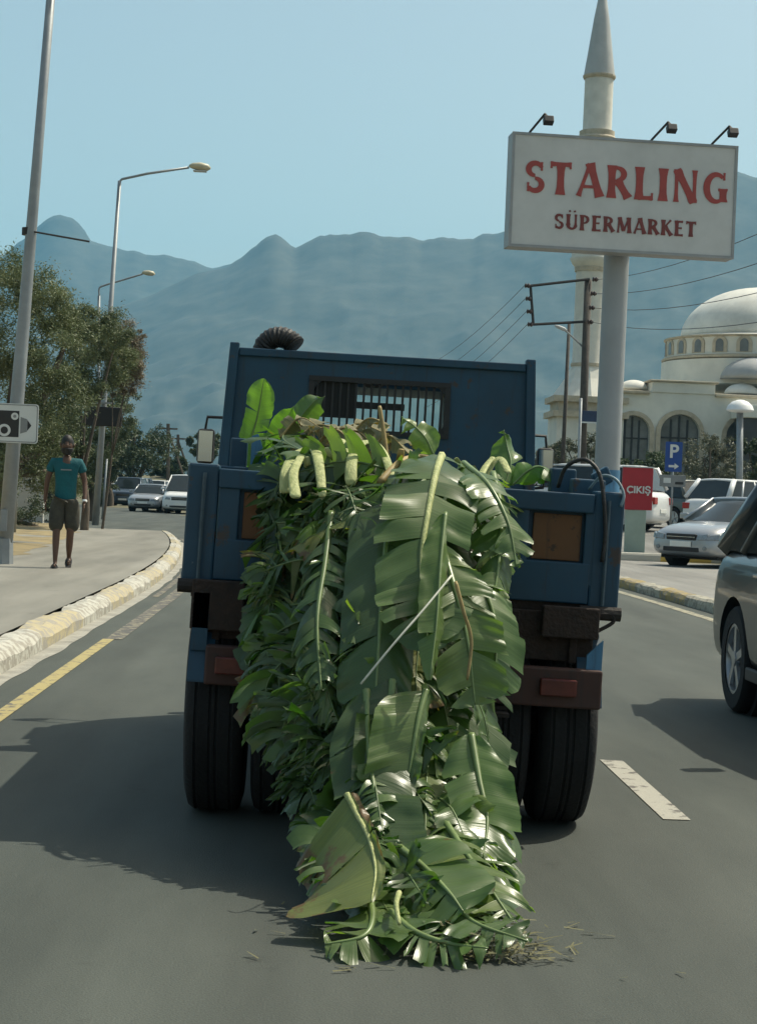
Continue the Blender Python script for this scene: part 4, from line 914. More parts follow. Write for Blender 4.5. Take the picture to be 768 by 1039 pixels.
# dark car at the right edge, alongside in the next lane
car('dark grey oncoming car cut off by the right edge of the view', M_cargrey, (3.60, 10.08, 0), pi, L=4.3, Wd=1.8, H=1.50, hood=.22, hoodz=1.0, trunk=.07, trunkz=1.02, wb=2.5, r=.345, zc=.26, ws=.75, rr=.5, name='dark_car', hatch=True, boxy=.2)
car('silver saloon car nosing out of the side road with its front to the left', M_carsilver, (9.05, 37.2, .10), radians(132), L=4.4, Wd=1.75, H=1.46, name='silver_car', hood=.27, ws=.75, rr=.6, trunk=.16)
car('white estate car with a red tail lamp parked behind the red board', M_carwhite, (7.8, 50.6, zlot(50.6)), radians(60), L=4.5, Wd=1.85, H=1.80, hoodz=1.10, trunkz=1.12, hood=.2, trunk=.04, rr=.3, wb=2.7, r=.38, name='white_car', hatch=True, boxy=.3)
car('dark olive car with a pale roof parked between two white cars', M_carolive, (10.9, 55.5, zlot(55.5)), radians(35), L=4.3, Wd=1.75, H=1.5, name='parked_car', trunk=.1)
car('pale silver hatchback with rear to the road, rightmost of the parked cars', M_carwhite, (13.1, 53.5, zlot(53.5)), radians(-52), L=4.3, Wd=1.78, H=1.56, trunk=.04, rr=.45, hatch=True, name='parked_car')
# cars far down the road
def zr(y): return -.0
c1 = P(155, 519, 92); car('silver saloon approaching in the distance left of the white van', M_carsilver, (c1.x, c1.y, 0), radians(180-9), L=4.3, H=1.42, name='distant_car', group='cars far down the road')
c1 = P(134, 516, 108); car('blue grey off-road car approaching behind the silver saloon', M_carblue, (c1.x, c1.y, 0), radians(180-9), L=4.5, Wd=1.85, H=1.8, hoodz=1.1, trunkz=1.1, hood=.2, trunk=.04, name='distant_car', boxy=.4, group='cars far down the road')
c1 = P(191, 521, 90); car('white van approaching beside the blue truck', M_carwhite, (c1.x, c1.y, 0), radians(180-7), L=4.9, Wd=1.85, H=1.95, hoodz=1.12, trunkz=1.2, hood=.14, ws=.85, trunk=.02, rr=.1, name='distant_van', boxy=.6, cat='van', group='cars far down the road')
c1 = P(162, 505, 125); car('white car with only its roof showing between the silver saloon and the van', M_carwhite, (c1.x, c1.y, 0), radians(180-12), L=4.6, Wd=1.8, H=1.75, hoodz=1.1, trunkz=1.1, hood=.18, trunk=.04, name='distant_car', group='cars far down the road')
c1 = P(116, 514, 112); car('small white car half hidden by the pole at the end of the pavement', M_carwhite, (c1.x, c1.y, 0), radians(180-20), L=3.8, Wd=1.6, H=1.4, name='distant_car', group='cars far down the road')

# ================================================================== LEFT SIDE
def pole(pxb, pyb, zb, D=None):  # ground point below a pixel
    return PZ(pxb, pyb, zb)
# near lamp post (top runs out of the picture)
b0 = PZ(4, 572, .155); D0 = (b0-CAM).dot(Fd); tp_ = P(60, -90, D0); tp_.y = b0.y
t = thing('lamp_post', 'tall grey steel lamp post nearest on the left pavement, leaning right', 'lamp post', b0)
ax = (tp_-b0)
build('post', MB().tube([V((0, 0, 0)), ax*.25, ax*.6, ax], [.105, .095, .07, .055], 14), M_steel, t, smooth=True)
build('base', MB().tube([(0, 0, 0), (0, 0, .35)], [.135, .12], 8), M_steel, t)
build('access_door', MB().box(-.045, .045, -.118, -.09, .45, .75), M_steel, t, bevel=.004)
q = P(30, 235, D0)-b0; q2 = P(92, 246, D0)-b0
build('banner_arm', MB().tube([q-V((.0, .08, 0)), q2-V((0, .08, 0))], .014, 6), M_darksteel, t)
build('clamp', MB().tube([q-V((0, 0, .05)), q+V((0, 0, .05))], .10, 12), M_darksteel, t)
top2 = ax+V((1.6, .4, .55))
build('lamp_arm', MB().tube(catmull([ax-V((0, 0, .2)), ax+V((.3, .1, .3)), ax+V((1.0, .25, .5)), top2], 14), .035, 8), M_steel, t, smooth=True)
build('lamp_head', MB().obox(top2+V((.25, .06, .02)), (.33, .08, .02), (-.03, .12, 0), (0, 0, .06)), M_steel, t, bevel=.04)
# speed camera warning sign on the post
cc = P(17.5, 429.5, D0-.14); t = thing('camera_sign', 'white square speed camera warning sign fixed to the nearest lamp post', 'sign', cc, radians(3))
hs = .29
def rrect(w_, h_, r_, n_=5):
    out = []
    for cx, cz, a0 in ((w_-r_, h_-r_, 0), (-w_+r_, h_-r_, 90), (-w_+r_, -h_+r_, 180), (w_-r_, -h_+r_, 270)):
        for k in range(n_+1): a = radians(a0+90*k/n_); out.append((cx+r_*cos(a), cz+r_*sin(a)))
    return out
def plate(name, poly, y0, y1, m, par): return build(name, MB().prism(poly, lambda u, v, d: (u, d, v), y0, y1), m, par)
M_signwhite = mat('sign_white', (.62, .64, .62), .5, 0, .05, 6.); M_signblack = mat('sign_black', (.02, .02, .02), .5, 0, .1, 6.); M_signgrey = mat('sign_grey', (.22, .23, .23), .5, 0, .1, 6.)
M_signblue = mat('sign_blue', (.01, .06, .26), .45, 0, .1, 6.); M_signred = mat('sign_red', (.36, .02, .03), .5, 0, .12, 2.)
plate('board', rrect(hs, .27, .04), 0, .012, M_signwhite, t)
bd = [(a, b) for a, b in rrect(hs-.012, .258, .035)]
m = MB()
def ringp(po, pi_, y0, y1, mb):
    n = len(po); o = len(mb.v)
    for L_, y in ((po, y0), (pi_, y0), (po, y1), (pi_, y1)): mb.v += [V((u, y, v)) for u, v in L_]
    for i in range(n):
        j = (i+1) % n
        mb.f += [(o+i, o+j, o+n+j, o+n+i), (o+2*n+i, o+3*n+i, o+3*n+j, o+2*n+j), (o+i, o+2*n+i, o+2*n+j, o+j), (o+n+i, o+n+j, o+3*n+j, o+3*n+i)]
    return mb
build('border', ringp(bd, rrect(hs-.024, .246, .03), -.003, -.001, m), M_signgrey, t)
plate('camera_body', [(-.24, -.19), (.03, -.19), (.03, .17), (-.24, .17)], -.003, -.001, M_signblack, t)
def disc(cx, cz, r_, y0, y1, m_, nm): build(nm, MB().lathe([(r_, y0), (r_, y1)], (cx, 0, cz), 24, 'y'), m_, t)
disc(-.165, -.10, .085, -.006, -.0035, M_signwhite, 'lens_ring'); disc(-.165, -.10, .05, -.009, -.0065, M_signblack, 'lens')
disc(-.03, .095, .05, -.006, -.0035, M_signwhite, 'lens_ring'); disc(-.03, .095, .022, -.009, -.0065, M_signgrey, 'lens')
plate('camera_bellows', [(.05, -.14), (.14, -.11), (.14, .06), (.05, .09)], -.003, -.001, M_signgrey, t)
plate('camera_nose', [(.143, -.10), (.195, -.03), (.195, -.02), (.143, .05)], -.003, -.001, M_signblack, t)
# thin pale pole behind
b1 = PZ(15, 540, .16); D1 = (b1-CAM).dot(Fd); e1 = P(20, 430, D1); e1.y = b1.y
tag(build('sign_pole', MB().tube([V((0, 0, 0)), e1-b1], .04, 10), M_steel, smooth=True, loc=b1), 'short pale grey pole standing behind the nearest lamp post', 'pole')
# second lamp post with arm and dark box
b0 = PZ(97, 533, .155); D2 = (b0-CAM).dot(Fd); t = thing('lamp_post', 'grey lamp post with a long arm over the road, rising behind the trees', 'lamp post', b0)
def rel(px, py, D=None): q = P(px, py, D or D2)-b0; return q
tp2 = rel(122, 184); tp2.y = 0
build('post', MB().tube([V((0, 0, 0)), tp2*.3, tp2], [.10, .085, .05], 12), M_steel, t, smooth=True)
arm = [tp2-V((0, 0, .1)), tp2-V((0, 0, .02)), tp2+V((.06, 0, .05)), rel(150, 176.5), rel(192, 170)]
for a in arm: a.y = 0
build('lamp_arm', MB().tube(arm, .035, 8), M_steel, t, smooth=True)
hd = rel(203, 169); hd.y = 0
M_lamphead = mat('yellowed_lamp_head', (.50, .46, .32), .45, 0, .15, 4.)
lh = build('lamp_head', MB().tube([hd-V((.30, 0, 0)), hd-V((.2, 0, -.01)), hd, hd+V((.22, 0, -.02)), hd+V((.30, 0, -.04))], [.05, .12, .17, .14, .04], 12, flat=.7), M_lamphead, t, smooth=True)
build('lens', MB().box(hd.x-.18, hd.x+.2, -.1, .1, hd.z-.15, hd.z-.11), M_cream, lh, bevel=.02)
c = rel(106, 423)
build('dark_box', MB().box(c.x-.52, c.x+.52, -.22, -.12, c.z-.27, c.z+.27), M_black, t, bevel=.03)
c = rel(101, 409); build('box_hood', MB().box(c.x-.38, c.x+.38, -.24, -.1, c.z-.025, c.z+.025), M_steel, t)
b9 = PZ(104, 527, .155); tag(build('sign_pole', MB().tube([V((0, 0, 0)), V((.08, 0, 2.0))], .035, 8), M_steel, smooth=True, loc=b9), 'thin pale pole just right of the post with the dark box', 'pole')
# third lamp post
b0 = PZ(97, 520, 0); b0 = P(100, 510, 77); b0.z = 0; D2 = (b0-CAM).dot(Fd); t = thing('lamp_post', 'farthest lamp post on the left with its curved arm above the trees', 'lamp post', b0)
tp2 = rel(101, 300, 77)
build('post', MB().tube([V((0, 0, 0)), V((tp2.x, 0, tp2.z))], [.10, .06], 10), M_steel, t, smooth=True)
am = [rel(101, 300, 77), rel(101, 293, 77), rel(105, 290, 77), rel(125, 284, 77), rel(145, 278, 77)]
build('lamp_arm', MB().tube(catmull(am, 16), .04, 8), M_steel, t, smooth=True)
hd = rel(151, 277, 77)
build('lamp_head', MB().tube([hd-V((.28, 0, 0)), hd-V((.2, 0, -.01)), hd, hd+V((.2, 0, -.02)), hd+V((.28, 0, -.04))], [.05, .12, .17, .14, .04], 12, flat=.7), M_lamphead, t, smooth=True)

# ------------------------------------------------------------------ trees
def foliage_mat(name, dark, light, trans=.2):
    m = bpy.data.materials.new(name); m.use_nodes = True; N = m.node_tree.nodes; L = m.node_tree.links; b = N['Principled BSDF']
    at = N.new('ShaderNodeAttribute'); at.attribute_name = 'tone'
    r = N.new('ShaderNodeValToRGB'); r.color_ramp.elements[0].color = (*dark, 1); r.color_ramp.elements[1].color = (*light, 1)
    L.new(at.outputs['Fac'], r.inputs[0]); L.new(r.outputs[0], b.inputs['Base Color']); b.inputs['Roughness'].default_value = .6
    tr = N.new('ShaderNodeBsdfTranslucent'); L.new(r.outputs[0], tr.inputs[0]); ms = N.new('ShaderNodeMixShader'); ms.inputs[0].default_value = trans
    L.new(b.outputs[0], ms.inputs[1]); L.new(tr.outputs[0], ms.inputs[2]); L.new(ms.outputs[0], N['Material Output'].inputs[0]); return m
F_olive = foliage_mat('olive_foliage', (.055, .078, .032), (.20, .235, .11))
F_brown = foliage_mat('browned_foliage', (.12, .10, .06), (.27, .23, .16))
F_dark = foliage_mat('dark_foliage', (.03, .05, .022), (.09, .12, .05))
F_bush = foliage_mat('grey_green_foliage', (.07, .08, .05), (.19, .20, .13))
M_bark = mat('grey_brown_bark', (.10, .08, .06), .9, 0, .35, 6., .5, 20., stretch=(1, 1, .3))
def tree(name, label, base, clumps, leafL, nleaf, fmat, trunk_r=.16, group=None, seed=1, brown=None, cat='tree', lw=.30, cols=None, trunks=1):
    """clumps: list of (x, y, z, r) relative to base"""
    rg = random.Random(seed); t = thing(name, label, cat, base, 0, group)
    tk = MB()
    top = sum((V(c[:3]) for c in clumps), V((0, 0, 0)))/len(clumps)
    fork = V((top.x*.4, top.y*.4, max(.3, top.z*.45)))
    tk.tube(catmull([(0, 0, -.1), (fork.x*.3+.05, 0, fork.z*.5), fork], 8), [trunk_r*(1.25-.05*k) for k in range(9)], 8)
    for c in clumps:
        if rg.random() < .75:
            e = V(c[:3]); mid = fork.lerp(e, .5)+V((rg.uniform(-.2, .2), rg.uniform(-.2, .2), -.15))*c[3]
            tk.tube(catmull([fork-V((0, 0, .1)), mid, e], 6), [trunk_r*(.6-.07*k) for k in range(7)], 5)
    build('trunk', tk, M_bark, t, smooth=True)
    vs, fs, tn = [], [], []
    tot = sum(c[3]**2 for c in clumps)
    for c in clumps:
        cc = V(c[:3]); r_ = c[3]; n_ = int(nleaf*r_**2/tot); ct = rg.random()*.4
        subs = [(V((rg.gauss(0, 1), rg.gauss(0, 1), rg.gauss(0, 1))).normalized()*rg.uniform(.45, 1.05), rg.uniform(.22, .42), rg.random()) for _ in range(14)]
        for _ in range(n_):
            sc, sr, st_ = rg.choice(subs)
            p = cc+(sc+V((rg.gauss(0, 1), rg.gauss(0, 1), rg.gauss(0, .8)))*sr*.55)*r_
            d = V((rg.gauss(0, 1), rg.gauss(0, 1), rg.gauss(-.3, .8))).normalized(); L_ = leafL*rg.uniform(.6, 1.4)
            s_ = d.cross(V((rg.gauss(0, 1), rg.gauss(0, 1), rg.gauss(0, 1)))).normalized()*L_*lw
            o = len(vs); vs += [p-d*L_*.5, p+s_*.5, p+d*L_*.5, p-s_*.5]; fs.append((o, o+1, o+2, o+3))
            x = min(1, max(0, ct+.45*st_+rg.uniform(-.15, .25))); tn += [x]*4
    me = bpy.data.meshes.new('crown'); me.from_pydata([tuple(v) for v in vs], [], fs)
    me.attributes.new('tone', 'FLOAT', 'POINT').data.foreach_set('value', tn); me.materials.append(fmat)
    o = bpy.data.objects.new('crown', me); col.objects.link(o); o.parent = t
    return t
def clumps_px(base, D, lst, depth=.6, seed=0):
    """lst of (px, py, r_px) seen at distance D, spread a little in depth"""
    rg = random.Random(seed); out = []
    for (x, y, r_) in lst:
        dd = rg.uniform(-depth, depth); q = P(x, y, D+dd)-base; out.append((q.x, q.y, q.z, r_*D/FPX))
    return out
b = P(-6, 540, 33); b.z = .15
tree('olive_tree', 'large grey green olive tree behind the nearest lamp post', b, clumps_px(b, 33, [(-70, 330, 50), (-30, 300, 45), (5, 285, 40), (38, 292, 34), (55, 320, 30), (20, 335, 48), (-25, 370, 50), (15, 390, 42), (58, 368, 34), (62, 405, 30), (30, 432, 32), (22, 462, 30), (50, 478, 24), (-5, 475, 30), (-15, 430, 40), (70, 340, 24), (-60, 400, 50), (55, 445, 24)], .9, 1), 0.065, 110000, F_olive, .22, seed=4, group='roadside trees on the left')
b = P(86, 530, 44); b.z = .15
tree('olive_tree', 'bushy olive green tree between the two lamp posts with ragged right side', b, clumps_px(b, 44, [(75, 330, 28), (98, 335, 26), (60, 480, 24), (48, 455, 24), (112, 362, 28), (90, 375, 32), (70, 400, 20), (118, 345, 18), (66, 432, 24), (56, 462, 24), (78, 462, 18), (74, 490, 14), (90, 392, 18)], .9, 2), 0.07, 85000, F_olive, .09, seed=5, group='roadside trees on the left')
b = P(104, 530, 46); b.z = .15
tree('browned_tree', 'thin tree with dry brownish foliage at the right end of the left trees', b, clumps_px(b, 46, [(125, 345, 20), (134, 362, 17), (132, 380, 18), (138, 345, 10), (112, 335, 14), (122, 392, 12), (140, 372, 8)], .6, 3), 0.065, 26000, F_brown, .03, seed=6, group='roadside trees on the left')
b = P(92, 530, 60); b.z = .15
tree('olive_tree', 'green tree standing just behind the post with the dark box', b, clumps_px(b, 60, [(85, 420, 22), (105, 405, 20), (118, 425, 18), (70, 445, 22), (92, 460, 22), (112, 450, 18), (128, 405, 12), (60, 480, 18), (78, 485, 16), (100, 485, 14)], 1.2, 8), .09, 40000, F_olive, .13, seed=15, group='roadside trees on the left')
for (px, D, w_, top, bot, sd, lb) in ((142, 120, 40, 432, 512, 7, 'dark green tree behind the far cars'), (112, 105, 22, 442, 515, 8, 'dark green tree just right of the post with the dark box'), (172, 140, 16, 462, 500, 9, 'low dark tree above the white van'), (62, 60, 30, 455, 520, 12, 'dark tree in shade behind the walking man'), (205, 150, 14, 440, 490, 10, 'distant tree beside the truck mirror'), (30, 62, 26, 440, 500, 14, 'dark tree behind the pale wall')):
    b = P(px, 500, D); b.z = 0; rg = random.Random(sd)
    cl = [(px+rg.uniform(-w_, w_)*.9, top+8+(bot-top-12)*rg.random()**1.1, rg.uniform(.3, .55)*w_) for _ in range(12)]+[(px-w_*.2, top+w_*.25, w_*.28), (px+w_*.4, top+w_*.5, w_*.3)]
    tree('dark_tree', lb, b, clumps_px(b, D, cl, 1.5, sd), .0020*D, 14000, F_dark, .2, seed=sd, group='dark trees at the end of the road')
# hedge and pale wall beyond the pavement
a = P(46, 470, 50); a.z = 0
w_ = build('garden_wall', MB().box(-9, 0, 0, .25, 0, 2.0), mat('limewashed_wall', (.42, .42, .39), .9, 0, .2, 1.2, .3, 20.), loc=(a.x, a.y, 0)); tag(w_, 'pale plastered garden wall under the trees behind the walking man', 'wall')
a = P(48, 500, 46); a.z = 0; cl = [(-i*.45, .1*math.sin(i), .45+.12*math.cos(i*2.1), .5) for i in range(12)]
tree('dark_hedge', 'low dark hedge in front of the pale garden wall', a, cl, .08, 9000, F_dark, .05, seed=33, cat='hedge')
# far wooden poles
for i, (px, top, D) in enumerate(((171, 430, 130), (181, 441, 150))):
    b = P(px, 500, D); b.z = 0; tpz = (P(px, top, D)-b)
    t = thing('wooden_pole', ('tall' if i == 0 else 'shorter')+' braced wooden utility pole in the far distance above the white van', 'utility pole', b, 0, 'far wooden poles')
    build('post', MB().tube([V((0, 0, 0)), V((tpz.x, 0, tpz.z))], .14, 6), M_bark, t)
    build('brace', MB().tube([V((1.9, 0, 0)), V((tpz.x, 0, tpz.z*.92))], .09, 6), M_bark, t)
    build('crossarm', MB().box(tpz.x-.7, tpz.x+.7, -.08, .08, tpz.z*.94-.06, tpz.z*.94+.06), M_bark, t)

# ------------------------------------------------------------------ walking man
M_skin = mat('dark_tanned_skin', (.10, .05, .03), .55, 0, .12, 6.); M_hair = mat('black_hair', (.01, .009, .008), .6, 0, .3, 20.)
M_teal = mat('teal_cotton', (.003, .085, .10), .85, 0, .18, 5., .9, 9.); M_khaki = mat('dark_khaki_shorts', (.045, .042, .03), .9, 0, .4, 7., .9, 9.)
def skin(name, joints, edges, m, par, sub=2, root=0):
    me = bpy.data.meshes.new(name); me.from_pydata([j[0] for j in joints], edges, []); o = bpy.data.objects.new(name, me); col.objects.link(o)
    o.modifiers.new('skin', 'SKIN'); 
    if not me.skin_vertices: 
        bm_ = None
    for i, j in enumerate(joints):
        r_ = j[1]; me.skin_vertices[0].data[i].radius = r_ if hasattr(r_, '__len__') else (r_, r_)
    me.skin_vertices[0].data[root].use_root = True
    sb = o.modifiers.new('s', 'SUBSURF'); sb.levels = sub; sb.render_levels = sub
    bake(o); o.data.materials.clear(); o.data.materials.append(m)
    for p in o.data.polygons: p.use_smooth = True
    o.parent = par; return o
pb = PZ(64, 576, .157)
man = thing('person', 'bearded man in teal T-shirt and dark shorts walking along the left pavement', 'person', pb, radians(6))
# figure faces -y (towards the viewer); +x is his left
J = [((0, 0, .95), (.13, .095)), ((0, .01, 1.12), (.125, .09)), ((0, .015, 1.32), (.155, .10)), ((0, .02, 1.46), (.07, .06)), ((0, 0, 1.54), (.055, .055)),
     ((.17, .01, 1.43), (.055, .055)), ((.25, .02, 1.18), (.040, .040)), ((.26, -.08, .94), (.028, .028)), ((.26, -.11, .86), (.035, .018)),
     ((-.17, .01, 1.43), (.055, .055)), ((-.25, .03, 1.18), (.040, .040)), ((-.27, .06, .94), (.028, .028)), ((-.27, .07, .86), (.035, .018)),
     ((.09, 0, .88), (.085, .085)), ((.085, -.07, .50), (.055, .055)), ((.075, .06, .30), (.052, .052)), ((.07, .20, .15), (.032, .032)), ((.07, .20, .10), (.035, .03)), ((.07, .10, .035), (.038, .02)),
     ((-.09, 0, .88), (.085, .085)), ((-.10, -.09, .50), (.055, .055)), ((-.10, -.11, .32), (.05, .05)), ((-.10, -.13, .08), (.03, .03)), ((-.10, -.17, .04), (.035, .025)), ((-.11, -.29, .022), (.035, .018))]
E = [(0, 1), (1, 2), (2, 3), (3, 4), (2, 5), (5, 6), (6, 7), (7, 8), (2, 9), (9, 10), (10, 11), (11, 12), (0, 13), (13, 14), (14, 15), (15, 16), (16, 17), (17, 18), (0, 19), (19, 20), (20, 21), (21, 22), (22, 23), (23, 24)]
bodyo = skin('body', J, E, M_skin, man)
hd = MB()
def headp(u, v):
    th = pi*u; ph = 2*pi*v; x = .078*sin(th)*cos(ph); y = .098*sin(th)*sin(ph); z = .122*cos(th)
    if z < 0: x *= 1-.25*(-z/.122); y = y*(1-.1*(-z/.122))
    if y < 0:
        y -= .022*math.exp(-((x/.014)**2+((z+.008)/.026)**2))          # nose
        y += .010*math.exp(-((abs(x)-.030)**2/.0003+((z-.018)/.014)**2))  # eye sockets
        y -= .006*math.exp(-((x/.03)**2+((z+.058)/.010)**2))           # mouth
    return (x, y-.005, z+1.655)
hd.grid(headp, 26, 32); build('head', hd, M_skin, man, smooth=True)
for s in (-1, 1):
    build('ear', MB().tube([(s*.078, 0, 1.68), (s*.088, .008, 1.66), (s*.078, 0, 1.63)], [.012, .018, .010], 8), M_skin, man, smooth=True)
    build('eye', MB().lathe([(.0, -.012), (.010, -.006), (.012, 0), (.0, .01)], (s*.030, -.082, 1.672), 10, 'y'), M_hair, man)
hr = MB()
def hairp(u, v):
    th = pi*.56*u; ph = 2*pi*v; k = 1.10+.03*mnoise.noise(V((u*9, v*14, 0))); dz = .02*(-sin(ph))*u
    return (.080*k*sin(th)*cos(ph), .100*k*sin(th)*sin(ph)+.004+.012*u*(sin(ph) < 0), .124*k*cos(th)+1.662+dz*1.6)
hr.grid(hairp, 14, 30); build('hair', hr, M_hair, man, smooth=True)
bd_ = MB()
def beardp(u, v):
    a = -pi*.98+pi*.96*v; z = -.04-.075*u; k = 1.10-.38*u**2
    return (.078*k*cos(a), .100*k*sin(a)*(1 if u > .25 or abs(cos(a)) > .35 else 1.0)-.004, z+1.655-.02*u*(-sin(a)))
bd_.grid(beardp, 8, 22); o = build('beard', bd_, M_hair, man, smooth=True); sd_ = o.modifiers.new('s', 'SOLIDIFY'); sd_.thickness = .012
skin('t_shirt', [((0, 0, .84), (.165, .122)), ((0, 0, .98), (.158, .118)), ((0, .01, 1.15), (.150, .112)), ((0, .015, 1.33), (.165, .115)), ((0, .02, 1.44), (.11, .085)), ((.175, .01, 1.42), (.075, .075)), ((.225, .015, 1.28), (.072, .068)), ((-.175, .01, 1.42), (.075, .075)), ((-.225, .02, 1.28), (.072, .068))], [(0, 1), (1, 2), (2, 3), (3, 4), (3, 5), (5, 6), (3, 7), (7, 8)], M_teal, man)
plate('shirt_print', [(-.07, 1.315), (.07, 1.315), (.07, 1.33), (-.07, 1.33)], -.128, -.122, M_signgrey, man)
skin('shorts', [((0, 0, 1.04), (.145, .105)), ((.095, 0, .84), (.12, .12)), ((.105, -.04, .47), (.102, .105)), ((-.095, 0, .84), (.12, .12)), ((-.115, -.08, .47), (.102, .105))], [(0, 1), (1, 2), (0, 3), (3, 4)], M_khaki, man)
for s, (x, y, z), tilt in ((1, (.07, .15, .05), .65), (-1, (-.105, -.21, .012), 0)):
    m = MB().prism([(.045*cos(a)*(1.1 if sin(a) > 0 else .9), .135*sin(a)) for a in [2*pi*k/16 for k in range(16)]], lambda u, v, d: (x+u, y+v*cos(tilt), z+d+v*sin(tilt)), -.012, .014)
    fl = build('flip_flop', m, M_black, man); build('strap', MB().tube([(x-.035, y-.02, z+.02), (x, y-.05, z+.055), (x+.035, y-.02, z+.02)], .008, 6), M_black, fl)
for s, hx_, hy_, hz_ in ((1, .26, -.115, .84), (-1, -.27, .07, .84)):
    for k in range(4):
        build('finger', MB().tube([(hx_-.004*s, hy_-.027+.018*k, hz_), (hx_-.008*s, hy_-.029+.018*k, hz_-.04-.006*(k in (1, 2))), (hx_-.020*s, hy_-.029+.018*k, hz_-.07-.008*(k in (1, 2)))], [.009, .008, .006], 6), M_skin, man, smooth=True)
    build('thumb', MB().tube([(hx_, hy_-.025, hz_+.03), (hx_-.01*s, hy_-.05, hz_), (hx_-.012*s, hy_-.052, hz_-.03)], [.011, .009, .007], 6), M_skin, man, smooth=True)
build('wristwatch', MB().tube([(.26, -.085, .925), (.26, -.095, .90)], .034, 12), M_white, man)

# ================================================================== RIGHT SIDE
# big shop sign on its single column
DS = 32.0
c1, c2_, c3, c4 = P(520, 134, DS), P(748, 147, DS+.4), P(744, 262, DS+.4), P(515, 250, DS)
bx0 = P(517.5, 192, DS); bx1 = P(746, 205, DS+.5); bx0.z = bx1.z = (c1.z+c4.z)/2
wid = (V((bx1.x, bx1.y, 0))-V((bx0.x, bx0.y, 0))).length; rz = atan2(bx1.y-bx0.y, bx1.x-bx0.x)
ztop, zbot = (c1.z+c2_.z)/2, (c3.z+c4.z)/2
cen = (bx0+bx1)/2
sg = thing('supermarket_sign', 'large white roadside sign board reading STARLING SÜPERMARKET on a thick column', 'sign', (cen.x, cen.y, 0), rz)
M_signface = mat('weathered_sign_face', (.50, .51, .49), .6, 0, .07, 1.0, c2=(.58, .59, .57)); M_signframe = mat('sign_frame_alu', (.30, .31, .31), .5, .3, .12, 4.)
hw = wid/2; th = .42
box_ = build('sign_box', MB().box(-hw, hw, 0, th, zbot, ztop), M_signframe, sg, bevel=.012)
build('sign_face', MB().box(-hw+.05, hw-.05, -.012, -.002, zbot+.05, ztop-.05), M_signface, sg)
m = MB(); m.box(-hw, hw, -.03, -.001, ztop-.05, ztop); m.box(-hw, hw, -.03, -.001, zbot, zbot+.05); m.box(-hw, -hw+.05, -.03, -.001, zbot+.051, ztop-.051); m.box(hw-.05, hw, -.03, -.001, zbot+.051, ztop-.051)
build('sign_frame', m, M_signframe, box_)
M_letter = mat('faded_red_letters', (.32, .055, .045), .6, 0, .12, 6.); M_letter2 = mat('brownish_red_letters', (.17, .035, .03), .6, 0, .12, 6.)
def stroke(x0, y0, x1, y1, w_, fl=1.5):
    d = V((x1-x0, y1-y0, 0)); L_ = d.length; d.normalize(); n = V((-d.y, d.x, 0)); out = []
    ss = [0, .08, .25, .5, .75, .92, 1]; ww = [fl, 1.25, 1, .94, 1, 1.25, fl]
    a = [V((x0, y0, 0))+d*L_*s_+n*w_/2*k for s_, k in zip(ss, ww)]; b = [V((x0, y0, 0))+d*L_*s_-n*w_/2*k for s_, k in zip(ss, ww)]
    return [(p.x, p.y) for p in a]+[(p.x, p.y) for p in reversed(b)]
def arcs(cx, cy, rx, ry, a0, a1, w0_, w1_, n=14):
    """a calligraphic arc as quads: width swells between w0 and w1"""
    out = []
    for k in range(n+1):
        t_ = k/n; a = radians(a0+(a1-a0)*t_); ww = w0_+(w1_-w0_)*sin(pi*t_)
        out.append(((cx+(rx+ww/2)*cos(a), cy+(ry+ww/2)*sin(a)), (cx+(rx-ww/2)*cos(a), cy+(ry-ww/2)*sin(a))))
    return [p for p, _ in out]+[q for _, q in reversed(out)]
T_ = .205
